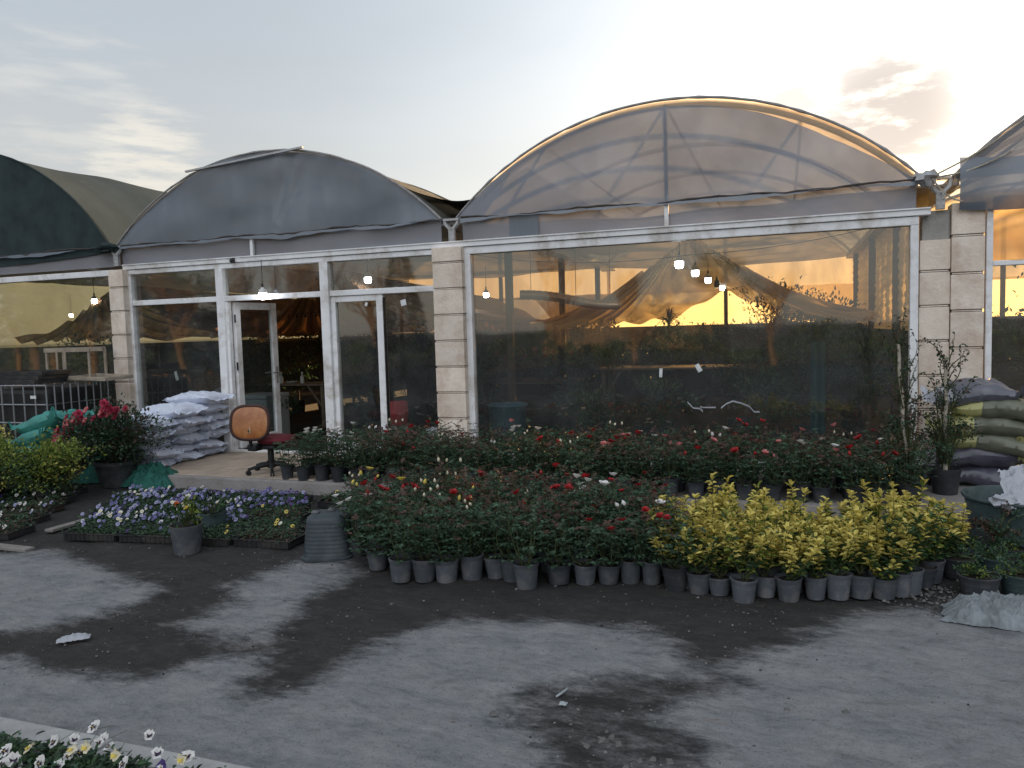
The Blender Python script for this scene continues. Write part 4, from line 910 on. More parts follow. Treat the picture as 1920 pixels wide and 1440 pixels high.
# azalea, golden bushes, teal net and sacks at the left
az = bush('potted_azalea', 'large potted azalea with hot pink blossom clusters beside the white sacks', 'potted plant', (-7.42,-1.72,0), bush_foliage(8, .50, .66, 5600, ['leafdark','leaf','leafred'], [5,3,1.2], (.03,.052), zc=.34, hollow=.15), (.25,.30,.74), 'potd')
for c0, n, k in (((-.46,-.30,.62),12,'hot'), ((-.42,-.34,.54),9,'pink'), ((-.22,-.32,.80),11,'hot'), ((-.08,-.30,.86),6,'hot'), ((.22,-.26,.93),16,'hot'), ((.30,-.20,.90),8,'hot'), ((-.36,-.32,.72),7,'hot')):
    for i in range(n): add_flower(BL[k if i % 3 else 'pink'][i%2], 'bloom', Vector(c0)+rv()*.07, Vector((rnd.uniform(-.6,.6),-.8,.5)), rnd.uniform(1.0,1.45), az)
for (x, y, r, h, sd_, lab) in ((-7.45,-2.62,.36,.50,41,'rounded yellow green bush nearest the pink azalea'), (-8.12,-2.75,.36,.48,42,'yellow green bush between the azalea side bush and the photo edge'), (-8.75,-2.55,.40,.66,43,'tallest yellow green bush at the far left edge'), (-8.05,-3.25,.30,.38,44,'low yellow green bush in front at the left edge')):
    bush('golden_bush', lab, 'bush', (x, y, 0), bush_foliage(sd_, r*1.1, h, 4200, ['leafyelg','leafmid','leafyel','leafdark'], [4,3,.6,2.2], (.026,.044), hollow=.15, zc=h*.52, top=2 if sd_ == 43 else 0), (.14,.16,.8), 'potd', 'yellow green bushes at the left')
def sack_mesh(name, L_, W_, H_, seed, mats, droop=0., label=None, ears=.05, wrinkle=.017):
    q = MB(); nu, nv = 40, 26; ox = seed*7.3
    def fn(u, v, s):
        a, b = 2*u-1, 2*v-1
        th = (max(0,1-abs(a)**3.2)**.55)*(max(0,1-abs(b)**3.0)**.55)
        pin = 1-.09*(1-abs(b))*abs(a)**6; piv = 1-.10*(1-abs(a))*abs(b)**6
        x = a*L_/2*pin*(1+.02*mnoise.noise((b*2+ox,0,3))); y = b*W_/2*piv*(1+.03*mnoise.noise((a*2+ox,5,3)))
        cr = (abs(a)*abs(b))**5; 
        z = s*H_/2*th+wrinkle*th*(mnoise.noise((a*2.5+ox, b*2.5, s))*1.5+mnoise.noise((a*6+ox, b*5, s*2)))+wrinkle*.7*mnoise.noise((a*16+ox, b*4, s))*abs(a)**2+wrinkle*.35*th*mnoise.noise((a*11+ox, b*13, s))
        z += ears*cr*(1 if mnoise.noise((ox+a*3, b*3, 9)) > 0 else .3) - droop*(a*a)*H_ + .02*mnoise.noise((a*1.5+ox, b*1.5, 20))
        return (x, y, z)
    for s in (1,-1): q.grid(nu, nv, lambda u, v, s=s: fn(u if s > 0 else 1-u, v, s))
    for sg in (-1,1):
        q.grid(22, 2, lambda u, v, sg=sg: (fn(1.0 if sg > 0 else 0.0, u, 1)[0]+sg*(.036*v-.004), fn(1.0 if sg > 0 else 0.0, u, 1)[1]*.97, fn(1.0 if sg > 0 else 0.0, u, 1)[2]+v*.016*mnoise.noise((u*5+ox, sg, 1))-.010*v))
    if label is not None:
        me_idx = [i for i, f in enumerate(q.f)]
        for i in me_idx:
            cx = sum(q.v[k][0] for k in q.f[i])/4; cyy = sum(q.v[k][1] for k in q.f[i])/4
            if cx < -L_*label: q.mi[i] = 1
    return q
def sack(text, loc, rot, dims, seed, mats, group, **kw):
    o = sack_mesh('s', *dims, seed, mats, **kw).build('sack', mats, None, smooth=True, weld=True); o.location = loc; o.rotation_euler = rot
    return tag(o, text, 'sack', group)
g = random.Random(5)
lay = ['bottom','second','third','fourth','fifth','sixth','top']
for ci, (y, n, cn) in enumerate(((-1.24,5,'front'),(-.80,6,'middle'),(-.36,7,'rear'))):
    for k in range(n):
        x = -7.58+g.uniform(-.05,.05)+.02*k; L_ = g.uniform(.70,.80)
        sack(f"plump white sack, {lay[k] if k < n-1 else 'topmost'} one of the {cn} column by the door", (x+.04, y+g.uniform(-.05,.05)-.03*(k%2), .14+.062+k*.117), (g.uniform(-.07,.05), g.uniform(-.05,.05), g.uniform(-.16,.16)), (L_, g.uniform(.46,.52), g.uniform(.150,.175)), 10*ci+k, ['sackw'], 'white sacks piled by the door', ears=.06, droop=.12)
for i, (x, y, z, rz, lab) in enumerate(((-8.80,-1.92,.16,.2,'teal sack lying lowest in front of the steel cage'), (-8.58,-1.84,.36,.0,'teal sack in the middle of the leaning teal pile'), (-8.48,-1.76,.56,-.15,'teal sack with a fold across it, second from top of the teal pile'), (-8.40,-1.70,.74,-.1,'topmost teal sack with a peaked corner against the cage'))):
    sack(lab, (x,y,z), (.0,-.22 if i else 0,rz), (.85,.55,.22), 60+i, ['sackg'], 'teal sacks by the cage', ears=.16, droop=.15)
def crump(u, v, s=1, ox=0, L_=1., W_=.6, H_=.2):
    a, b = 2*u-1, 2*v-1; e = max(0, 1-(a*a)**1.5)*max(0, 1-(b*b)**1.5)
    rd = lambda f, k: 1-2*abs(mnoise.noise((a*f+ox, b*f*1.3, k)))
    return (a*L_/2*(1+.12*mnoise.noise((b*3+ox,1,0))+.04*mnoise.noise((b*11+ox,a*9,0))), b*W_/2*(1+.15*mnoise.noise((a*3+ox,2,0))+.05*mnoise.noise((a*12+ox,b*9,2))), .01+H_*e*max(0,.50+.42*rd(1.7,0)*rd(2.3,4)+.20*rd(4.5,3)+.12*rd(9,7)+.06*rd(18,9))+.006*rd(7,5))
for (x,y,rz,L_,W_,H_,ox,lab) in ((-7.75,-1.35,.2,.9,.8,.32,3,'crumpled teal net heap to the left of the azalea pot'), (-6.98,-1.62,-.3,.75,.55,.22,9,'low teal net heap between azalea pot and white sacks')):
    o = MB().grid(90, 70, lambda u, v: crump(u, v, 1, ox, L_, W_, H_)).build('crumpled_net', 'net', None, smooth=True); o.location = (x,y,0); o.rotation_euler = (0,0,rz); tag(o, lab, 'net', 'teal nets by the azalea')
# caged tote tank
t = empty('caged_tank', 'black liquid tank in a galvanised steel bar cage at the left window', 'tank', (-9.58,-.82,0))
def ib(mb, n, m_, **k): return mb.build(n, m_, t, **k)
ib(MB().box((-.56,-.44,.15),(.56,.44,1.10),.06), 'tank', 'black'); q = MB()
for z in (.20,.42,.66,.90,1.15): q.tube([(-.6,-.48,z),(.6,-.48,z),(.6,.48,z),(-.6,.48,z),(-.6,-.48,z)], .011, 6)
for i in range(7):
    x = -.6+1.2*i/6
    for y in (-.48,.48): q.tube([(x,y,.14),(x,y,1.15)], .010, 6)
for i in range(1,8):
    y = -.48+.96*i/8
    for x in (-.6,.6): q.tube([(x,y,.14),(x,y,1.15)], .010, 6)
ib(q, 'cage', 'steel', smooth=True)
q = MB()
for x in (-.5,0,.5): q.box((x-.06,-.46,.0),(x+.06,.46,.10),.01)
q.box((-.6,-.48,.10),(.6,.48,.135),.01); ib(q, 'pallet', 'black')
ib(MB().box((.33,-.4935,.98),(.43,-.4905,1.02)), 'plate', 'paper')
for k in range(3):
    q = MB()
    for s in (-1,1): q.box((-.36,s*.22-.012,0),(.36,s*.22+.012,.055),.004); q.box((s*.36-.012,-.208,0),(s*.36+.012,.208,.054),.004)
    for i in range(11): x = -.33+.066*i; q.box((x-.008,-.21,.004),(x+.008,.21,.014))
    o = q.build('crate', 'tray'); o.location = (-9.56+.02*k, -1.02+.015*k, 1.165+.056*k); o.rotation_euler = (0,0,.05*(k-1)); tag(o, f"shallow black crate on the caged tank, {['bottom','middle','top'][k]} of the stack of three", 'crate', 'black crates on the tank')
t = empty('wooden_crate', 'empty weathered wooden slat frame crate on the caged tank by the pillar', 'crate', (-9.33,-.50,1.165), .06)
q = MB()
for x in (-.40,.33):
    for y in (-.14,.14): q.box((x,y-.012,0),(x+.035,y+.012,.44),.004)
for y in (-.14,.14):
    q.box((-.41,y-.02,.40),(.38,y-.013,.46)); q.box((-.41,y-.02,.0),(.38,y-.013,.05))
q.box((-.40,-.13,.445),(-.36,.13,.452)); q.box((.33,-.13,.445),(.37,.13,.452)); q.box((-.06,-.165,0),(-.03,-.155,.44)); q.box((-.2,-.165,0),(-.17,-.155,.43)); q.build('slat_frame', 'wood', t)
q = MB()
for s in (-1,1): q.box((-.30,s*.2-.012,0),(.30,s*.2+.012,.05),.004); q.box((s*.30-.012,-.19,.002),(s*.30+.012,.19,.048),.004)
for i in range(8): q.box((-.288,-.18+.047*i,.003),(.288,-.155+.047*i,.010))
o = q.build('wooden_tray', 'wood'); o.location = (-8.74,-.66,1.19); o.scale = (1.25,1,1); o.rotation_euler = (.03,.02,-.12); tag(o, 'flat wooden tray overhanging the tank corner in front of the pillar', 'tray')

# ------------------------------------------------------------------ office chair
t = empty('office_chair', 'broken swivel chair with bare plywood back and crimson seat on the porch', 'chair', (-5.56,-1.30,.138), 0)
q = MB(); n = 40
def sup(a, r, e=3.0): ca, sa = math.cos(a), math.sin(a); k = r/((abs(ca)**e+abs(sa)**e)**(1/e)); return ca*k, sa*k
def backsh(rx, rz_, y0, y1, dome):
    q = MB(); rings = [(0.0,dome,0),(.5,dome*.9,0),(.85,dome*.55,0),(1,0,0),(1.0,-1,1),(.9,-1.1,1)]
    vs = []; 
    for f, dd, w_ in rings:
        for j in range(n):
            cx, cz = sup(2*PI*j/n, max(f,.001)); y = (y0-dd*.05) if not w_ else y1+.012*(dd+1)*10
            bowl = .035*(cx*cx)
            vs.append((cx*rx, y-bowl, cz*rz_))
    fs = [(i*n+j, i*n+(j+1)%n, (i+1)*n+(j+1)%n, (i+1)*n+j) for i in range(len(rings)-1) for j in range(n)]+[tuple((len(rings)-1)*n+j for j in range(n))]
    return q.add(vs, fs)
bk = backsh(.205,.185,0,.02,.35).build('backrest', 'chairwood', t, smooth=True, angle=50); bk.location = (-.10,-.20,.60); bk.rotation_euler = (-.16,.02,.38)
q = MB(); q.tube([(sup(2*PI*j/n,1.02)[0]*.205, .012-.035*(sup(2*PI*j/n,1)[0])**2, sup(2*PI*j/n,1.02)[1]*.185) for j in range(n+1)], .021, 8); q.build('edge_welt', 'chairrim', bk, smooth=True)
MB().box((-.003,-.026,-.12),(.003,-.017,-.04)).build('scratch', 'cream', bk)
st = MB().lathe([(.001,-.012),(.19,-.012),(.225,.01),(.235,.045),(.21,.078),(.14,.088),(.001,.085)], 36, sq=3.2, sx=1.05).build('seat', 'chairseat', t, smooth=True); st.scale = (.82,.82,.9); st.location = (.03,.07,.345); st.rotation_euler = (.03,.05,.38)
q = MB(); q.box((-.13,-.10,.285),(.10,.12,.325),.015); q.tube([(-.06,-.06,.30),(-.11,-.20,.34),(-.11,-.22,.52)], .022, 8); q.box((-.17,-.20,.27),(-.05,-.06,.35),.02); q.build('tilt_mechanism', 'black', t, smooth=True)
q = MB(); q.tube([(0,0,.10),(0,0,.29)], .036, 12); q.tube([(0,0,.06),(0,0,.14)], .048, 12); q.build('gas_column', 'black', t, smooth=True)
for k in range(5):
    a = 2*PI*k/5+.35; d = Vector((math.cos(a), math.sin(a), 0)); q = MB(); q.tube([d*.03+Vector((0,0,.10)), d*.16+Vector((0,0,.088)), d*.27+Vector((0,0,.066))], [.030,.022,.016], 8); lg = q.build('base_spoke', 'black', t, smooth=True)
    q = MB(); e = d*.265; s_ = Vector((-d.y,d.x,0))
    for s in (-1,1): q.tube([e+Vector((0,0,.028))+s_*s*.006, e+Vector((0,0,.028))+s_*s*.022], .028, 12)
    q.tube([e+Vector((0,0,.03)), e+Vector((0,0,.066))], .007, 6); q.build('caster', 'black', lg, smooth=True)

# ------------------------------------------------------------------ right hand pile
specs = [('sackp',.14,.0,0,'purple plastic sack at the bottom of the right pile behind the tub',.0), ('sackp',.30,-.05,.06,'wrinkled purple sack second from bottom with white torn corner',.40), ('sacko',.46,.16,-.05,'olive sack with yellow printed end, third from bottom of the pile',.17), ('sacko',.60,.10,.04,'olive sack with yellow print in the middle of the right pile',.20), ('sacko',.75,.22,-.03,'olive sack with yellow end under the dark top sack',.22), ('sackd',.90,-.02,.05,'dark slate plastic sack with a pale end on top of the right pile',.33)]
for k, (m_, z, dx, rz, lab, lf) in enumerate(specs):
    end = {'sackp':'paper','sacko':'ylabel','sackd':'plasticw'}[m_]
    sack(lab, (1.66+dx, -.42-.02*k+(.0 if k < 5 else .03), z+.10), (random.Random(k).uniform(-.12,.12), random.Random(k+50).uniform(-.10,.14), rz*2.2), (.82 if k < 5 else .66, .54, .215), 80+k, [m_, end], 'plastic sacks piled at the right pillar', ears=.13, droop=.34, label=lf if lf else None, wrinkle=.02)
for k, (z, x) in enumerate(((.16,2.35),(.34,2.42),(.52,2.38),(.69,2.47))): sack(f"olive plastic sack, {['lowest','second','third','highest'][k]} of the column cut by the right photo edge", (x,-.42,z+.08), (.05,.04,-.1+.07*k), (.8,.55,.22), 95+k, ['sacko','ylabel'], 'plastic sacks piled at the right pillar', ears=.06, droop=.2, label=.34, wrinkle=.02)
q = MB(); q.lathe([(.001,.006),(.27,.006),(.275,.0),(.30,.12),(.325,.27),(.335,.345),(.352,.352),(.358,.366),(.352,.378),(.336,.376),(.328,.36),(.30,.14),(.265,.03),(.001,.03)], 44)
tb = q.build('round_tub', 'bigtub', None, smooth=True); tb.location = (1.615,-2.12,0); tag(tb, 'large dark teal round tub with thick rim at the right edge', 'tub')
MB().lathe([(.001,.20),(.15,.205),(.305,.20)], 30).build('soil', 'soil', tb)
q = MB().grid(60, 70, lambda u, v: (1.44+.28*u+.05*v+.03*mnoise.noise((u*4,v*5,0)), -2.46+.30*v+.02*mnoise.noise((u*5,v*4,3)), .39+.22*math.sin(min(1,v*1.15)*PI*.5)*(.65+.35*u)-.05*(1-v)+.03*(1-2*abs(mnoise.noise((u*4,v*5,7))))+.012*(1-2*abs(mnoise.noise((u*10,v*9,2))))-.10*max(0,.25-v)))
q.blob((1.46,-2.42,.385), (.085,.065,.05), 16, 10, .35, 4)
tag(q.build('plastic_bag', 'plasticw', None, smooth=True), 'white plastic bag slumped over the rim of the round teal tub', 'bag')
for i, (x, y, r, lab) in enumerate(((1.115,-3.36,.115,'low bowl pot of green ground cover nearest the grey bag'), (1.36,-3.27,.12,'low bowl pot cut by the right edge beside the nearest bowl'), (1.07,-2.99,.11,'low bowl pot of green leaves behind the nearest bowl'), (1.31,-2.93,.115,'low bowl pot between the nearest bowl and the round tub'), (1.53,-3.05,.115,'low bowl pot beyond the right edge bowls'), (1.17,-2.66,.11,'low bowl pot with a raised dark rim in front of the round tub'), (1.42,-2.68,.11,'low bowl pot against the round tub'))):
    bush('low_pot', lab, 'potted plant', (x,y,0), bush_foliage(120+i, r*1.05, .09, 420, ['leafmid','leaf','leafyelg'], [4,3,.8], (.014,.026), zc=.03), (r,.13,.8), 'bigtub' if i % 2 else 'potd', 'low bowl pots at the right')
bush('scrubby_plant', 'dark scrubby plant standing before the round teal tub', 'potted plant', (1.40,-2.55,.0), bush_foliage(140,.17,.26,420,['leafdark','leafred','leaf'],[4,2,2],(.02,.035),zc=.16), (.10,.12,.8), 'potd')
o = MB().grid(110, 76, lambda u, v: crump(u*.999, v, 1, 21, .54, .30, .13)).build('crumpled_bag', 'bag', None, smooth=True); o.location = (1.12,-3.80,0); o.rotation_euler = (0,0,-.15); tag(o, 'crumpled grey plastic bag on the dirt at the right edge', 'bag')
o = MB().grid(24, 18, lambda u, v: crump(u, v, 1, 33, .34, .2, .10)).build('crumpled_bag', 'sackp', None, smooth=True); o.location = (1.36,-3.78,.02); tag(o, 'dark purple plastic scrap lying against the crumpled grey bag', 'bag')
# staked saplings
def staked(label, base, top, r, h, n, seed, extra):
    t = empty('staked_sapling', label, 'potted plant', base); d = Vector(top)-Vector(base)
    pm = pot_mesh(.125,.23,taper=.78,n=26).mesh('pot','potd',True); p = obj('pot', pm, t); obj('soil', soil_mesh(.11,.2).mesh('soil','soil'), p)
    gg = random.Random(seed); q = MB(); q.tube([d*(i/12)+Vector((.005*math.sin(i*1.7+seed), .005*math.cos(i*2.1)-.02, 0)) for i in range(13)], [.021-.008*i/12 for i in range(13)], 7)
    q.build('stake', 'bark', t, smooth=True)
    q = MB()
    for k in range(extra):
        z = gg.uniform(.3,1.0)**.6; b = d*z; a = gg.uniform(0,2*PI); pts = [b]; dr_ = Vector((math.cos(a)*.8, math.sin(a)*.5-.1, gg.uniform(.5,1.6)))
        for i in range(6): dr_ = (dr_+rv(gg)*.35).normalized(); pts.append(pts[-1]+dr_*gg.uniform(.05,.09)*(1 if z < .8 else .8))
        q.cur = 0; q.tube(pts, [.006-.0045*i/6 for i in range(7)], 4)
        for i in range(1,7):
            for j in range(gg.randint(1,4)):
                q.cur = 1 if gg.random() < .75 else 2; q.leaf6(pts[i]+rv(gg)*.015, (rv(gg)+Vector((0,0,-.1))).normalized(), Vector((0,0,1))+rv(gg)*.6, gg.uniform(.022,.04), gg.uniform(.013,.02))
    q.build('branches', ['stem','leafdark','leafred'], t)
    f = obj('foliage', bush_foliage(seed, r, h, n, ['leafdark','leaf','leafred'], [5,2,2], (.022,.036), zc=h*.55), t); f.location = (0,0,.16)
    return t
staked('tall sapling tied to a pale peeling stake before the window right end', G(1703,938,.13), F(1683,645,G(1703,938,.13).y), .24, .72, 1050, 7, 26)
staked('bushy sapling with a shorter stake between the golden shrubs and the sack pile', G(1772,925,.13), F(1773,668,G(1772,925,.13).y), .25, .76, 1100, 19, 16)

# ------------------------------------------------------------------ lamps, wires, small things on the front
def lamp(label, loc, cord, lit=True, s=1.0):
    t = empty('pendant_lamp', label, 'lamp', loc, 0, 'pendant bulb lamps')
    q = MB(); q.lathe([(.018*s,.075*s),(.022*s,.055*s),(.046*s,.045*s),(.050*s,.0)], 18, cap0=True); q.build('lamp_housing', 'bulbhood' if lit else 'bulboff', t, smooth=True)
    q = MB(); q.lathe([(.049*s,0),(.053*s,-.02*s),(.051*s,-.06*s),(.040*s,-.082*s),(.001,-.088*s)], 18); q.build('diffuser', 'bulbglow' if lit else 'bulboff', t, smooth=True)
    q = MB(); q.tube([(0,0,.07*s),(0,0,.12*s)], .014*s, 8); q.tube([(0,0,.1*s),(.004,0,cord*.5),(0,0,cord)], .005, 5); q.build('cord', 'wire', t)
lamp('bright bulb lamp hanging from the header in front of the open door', (-6.44,-.14,2.27), .44)
lamp('bulb lamp seen through the top pane right of the door', (-5.81,1.5,2.53), .6)
lamp('small bulb lamp seen at the left end of the huge window', (-5.30,5.0,2.40), .5)
lamp('bulb lamp seen through the left bay glass close to the pillar', (-12.8,3,2.53), .5)
lamp('smaller bulb lamp deeper inside the left bay', (-16.9,6,2.41), .5)
for i, y in enumerate((1.0,2.8,4.8,6.6,8.0)): lamp(['nearest lit bulb of the row under the draped ceiling','second lit bulb of the row under the draped ceiling','third lit bulb of the row under the draped ceiling','unlit dark bulb in the row under the draped ceiling','farthest bulb of the row under the draped ceiling'][i], (-1.2,y,2.47), .5, i != 3)
def cable(label, a, b, sagz, m_='wire', r=.004, n=16):
    a, b = Vector(a), Vector(b); tag(MB().tube([a+(b-a)*(i/n)-Vector((0,0,sagz*4*(i/n)*(1-i/n))) for i in range(n+1)], r, 5).build('cable', m_), label, 'cable')
cable('thin black cable sagging behind the left half of the huge window', F(890,478,.25), F(1290,478,.25), .09)
cable('thin black cable rising behind the right half of the huge window', F(1290,478,.25), F(1640,425,.25), .05)
t = empty('security_camera', 'small black security camera on the white header above the door', 'camera', (-6.92,-.10,2.72))
MB().blob((0,-.02,0),(.032,.03,.03),12,8,.1).build('dome','black',t,smooth=True); MB().box((-.02,-.0,-.03),(.02,.02,.045),.006).build('mount','black',t)
def paper(label, loc, w_, h_, rot, m_='paper', cat='paper tag', nm='paper_tag'):
    o = MB().grid(6, 6, lambda u, v: ((u-.5)*w_, -.004*math.sin(PI*u)-.003*math.sin(v*5), (v-.5)*h_)).build(nm, m_); o.location = loc; o.rotation_euler = (0,rot,0)
    sm = o.modifiers.new('thickness','SOLIDIFY'); sm.thickness = .0012
    return tag(o, label, cat)
paper('pale blue paper tag hanging inside the pane left of the door', (-8.12,.05,1.18), .05, .13, -.3)
paper('square of white paper stuck on the pane beside the stone pillar', (-4.45,-.02,2.07), .075, .075, -.2)
paper('small white sticker on the glass of the closed sash', (-4.97,-.03,2.07), .035, .05, .2)
paper('white paper scrap stuck low on the huge window', (-1.29,-.02,1.17), .035, .10, .05)
paper('torn white paper scrap on the huge window left of the teal sheet', (-.88,-.02,1.22), .05, .09, -.5)
def ribbon(label, pts, wd):
    q = MB(); pts = [Vector(p) for p in pts]; vs = []
    for i, p in enumerate(pts): k = wd*(.7+.5*mnoise.noise((i*1.3,0,0))); tw = i*.8; o = Vector((0,math.cos(tw)*.3,1)).normalized()*k*.5; vs += [p+o, p-o, p-o+Vector((0,.003,0)), p+o+Vector((0,.003,0))]
    fs = []
    for i in range(len(pts)-1):
        a, b = i*4, i*4+4
        for k in range(4): fs.append((a+k, a+(k+1)%4, b+(k+1)%4, b+k))
    q.add(vs, fs); return tag(q.build('plastic_ribbon', 'plasticw', None, smooth=True), label, 'ribbon')
ribbon('knotted strip of white plastic in front of the huge window', [F(1289,754,-.25),F(1300,765,-.25),F(1312,766,-.25),F(1318,772,-.26),F(1313,762,-.27),F(1318,764,-.25),F(1342,764,-.25)], .022)
ribbon('curled white plastic strip right of the knotted strip', [F(1352,765,-.25),F(1362,757,-.25),F(1374,752,-.25),F(1390,756,-.25),F(1405,762,-.25),F(1414,772,-.25),F(1424,772,-.25)], .025)
paper('pale bluish card standing at the foot of the pillar pane', (-4.09,-.09,.42), .16, .22, 0, 'chest', 'card', 'card')

# ------------------------------------------------------------------ inside the greenhouses
def inner_plant(label, loc, r, h, n, seed, mats=('leafdark','leaf','leafmid'), w_=(4,3,2), ll=(.05,.11), pot=(.16,.26,.8), zc=None, pm='potd', grp='plants inside the greenhouses', trunk=0):
    t = bush('indoor_plant', label, 'potted plant', loc, bush_foliage(seed, r, h, n, list(mats), list(w_), ll, .42, zc or h*.5, six=False), pot, pm, grp)
    if trunk: MB().tube([(0,0,pot[1]*.8),(.02,0,pot[1]+trunk*.5),(0,.02,pot[1]+trunk)], [.03,.024,.018], 7).build('trunk','bark2',t); [setattr(ch,'location',(0,0,pot[1]+trunk*.8)) for ch in t.children if ch.name.startswith('foliage')]
    return t
def spiky(label, loc, h, n, seed, ln=.5):
    g = random.Random(seed); t = empty('dracaena', label, 'potted plant', loc, 0, 'plants inside the greenhouses')
    obj('pot', pot_mesh(.16,.28).mesh('pot','potd',True), t); MB().tube([(0,0,.2),(.03,0,h*.6),(0,0,h)], [.03,.024,.02], 7).build('trunk','bark2',t)
    q = MB()
    for i in range(n):
        a = g.uniform(0,2*PI); el = g.uniform(-.3,1.3); d = Vector((math.cos(a)*math.cos(el), math.sin(a)*math.cos(el), math.sin(el))); b = Vector((0,0,h*g.uniform(.9,1.02))); l = ln*g.uniform(.6,1)
        p2 = b+d*l*.5; p3 = b+d*l-Vector((0,0,l*.35)); s_ = d.cross(Vector((0,0,1))).normalized()*.016
        q.add([b-s_*.5,b+s_*.5,p2+s_,p2-s_,p3],[(0,1,2,3),(3,2,4)])
    q.build('foliage','leafdark',t); return t
spiky('spiky dracaena silhouetted against the yellow rear film', (-2.2,7.2,.1), 1.75, 60, 1); spiky('arching spiky plant behind the open door', (-8.4,4.2,.1), 1.35, 70, 2, .7); spiky('spiky plant deep in the left part of the huge window', (-3.1,6.0,.1), 1.3, 50, 3)
ip = [(-3.3,4.6,.45,.9,700,.75,'round headed plant rising by the left end of the duct'),(-2.6,3.2,.35,.6,500,.85,'small crown on a thin stem under the duct'),(-2.0,6.4,.6,.9,800,.65,'bushy plant in front of the yellow film, left of the bulbs'),(-.5,5.6,.45,.7,600,.8,'plant with a ragged crown below the nearest bulbs'),(.2,7.0,.6,1.0,900,.8,'dark crown right of the yellow film'),(.75,6.2,.5,1.0,800,1.0,'tall dark crown below the right drape'),(.95,3.9,.4,.9,700,.7,'leafy crown near the right inner post'),(-1.5,7.6,.4,.6,500,.85,'low ragged plant against the yellow film'),(.95,1.5,.35,.9,600,.35,'green plant pressed to the right end of the huge window'),(-.1,1.3,.4,.7,600,.1,'broad plant behind the white plastic strips'),(-.2,6.0,.6,1.3,900,1.0,'leafy tree inside with a crown below the draped ceiling'),(.45,5.2,.55,1.3,800,.6,'dark leafy shrub near the right inner posts'),(.9,2.6,.5,1.1,800,.1,'broad green shrub behind the right end of the huge window'),(.3,2.0,.5,1.0,800,.1,'green shrub behind the huge window right of its middle'),(-.6,2.6,.5,.9,700,.1,'dark shrub behind the middle of the huge window'),(-1.6,1.6,.5,.7,600,0,'low green plant just behind the huge window middle'),(-2.5,1.3,.45,.6,600,0,'low green plant behind the left third of the huge window'),(-3.1,3.3,.6,1.2,800,.1,'green shrub behind the blue tub'),(-2.2,4.8,.7,1.2,800,.2,'wide dark shrub in the middle distance inside'),(-.9,7.6,.7,1.2,700,.3,'shrub in front of the rear knee wall'),(.6,7.9,.6,1.5,700,.4,'tall shrub deep inside at the right'),(-2.2,7.9,.7,1.1,700,.4,'shrub deep inside below the left of the yellow film'),(-8.3,6.0,.8,1.5,900,.3,'big leafy plant behind the open door'),(-6.6,5.0,.8,1.3,900,.2,'big dark plant behind the table'),(-5.3,4.2,.7,1.2,800,.1,'dark plant behind the closed sash'),(-4.6,2.6,.5,1.0,700,.1,'dark plant behind the pane next to the pillar'),(-9.0,2.2,.5,1.1,700,.1,'dark plant behind the left pane'),(-7.6,1.6,.35,.5,500,0,'low green plant inside the doorway'),(-10.6,1.4,.6,1.3,800,.1,'green shrub behind the left bay glass near the pillar'),(-12.0,2.0,.7,1.3,800,.1,'green shrub behind the left bay glass further left'),(-13.6,3.5,.8,1.4,700,.2,'green shrub at far left inside the netted bay'),(3.0,2.2,.7,1.5,900,.4,'green tree inside the right bay behind its lower pane'),(2.0,1.2,.3,.8,400,.0,'small dark plant inside the right bay'),(-7.0,3.4,.55,1.2,1000,.2,'dense plant straight behind the open doorway'),(-6.2,2.2,.4,.9,800,.1,'dark plant inside the doorway behind the right post'),(-7.9,4.4,.6,1.0,900,.7,'tall plant hanging over the table behind the door'),(-6.5,6.8,.9,1.6,1000,.3,'broad dark plant deep behind the doorway'),(-9.6,5.0,.8,1.5,900,.2,'broad plant behind the left pane, deep inside'),(.1,8.2,.6,1.2,700,.2,'shrub against the rear wall under the far end of the drapes')]
for i, (x,y,r,h,n,tr,lab) in enumerate(ip): inner_plant(lab, (x,y,.1), r, h, n, 200+i, trunk=tr)
for i, (x,y,z,lab) in enumerate(((-4.6,4.6,.75,'red flowering plant on the bench at the left end of the huge window'),(-4.1,4.9,.75,'second red flowering plant on the bench, nearer the posts'),(-3.9,5.6,.75,'red flowering plant at the back of the bench'))):
    t = inner_plant(lab, (x,y,z), .28, .45, 450, 260+i, pot=(.12,.16,.8))
    for k in range(9): add_flower(BL['red'][k%2], 'bloom', Vector((rnd.uniform(-.28,.28),rnd.uniform(-.28,.1),.45+rnd.uniform(-.12,.12))), Vector((0,-.8,.6)), 1.6, t)
def bench(label, loc, L_, W_, H_, rz=0, cross=False):
    t = empty('bench_table', label, 'table', loc, rz)
    q = MB()
    for i in range(4): q.box((-L_/2,-W_/2+i*W_/4,H_-.03),(L_/2,-W_/2+(i+.92)*W_/4,H_),.004)
    q.build('table_top','bench',t)
    for sx in (-1,1):
        for sy in (-1,1): MB().box((sx*(L_/2-.12)-.03,sy*(W_/2-.08)-.03,0),(sx*(L_/2-.12)+.03,sy*(W_/2-.08)+.03,H_-.03),.006).build('leg','bench',t)
        MB().tube([(sx*(L_/2-.12),-W_/2+.06,H_*.45),(sx*(L_/2-.40),-W_/2+.06,H_-.04)],.018,5).build('brace','bench',t)
    return t
bench('rough wooden table seen through the open door with bottles on it', (-8.15,3.0,.1), 1.5,.6,.76); bench('plant bench inside behind the left end of the huge window', (-4.4,5.0,.1), 1.9,1.2,.65); bench('wooden plant bench across the middle of the huge window', (-1.6,3.6,.1), 2.4,.8,.95)
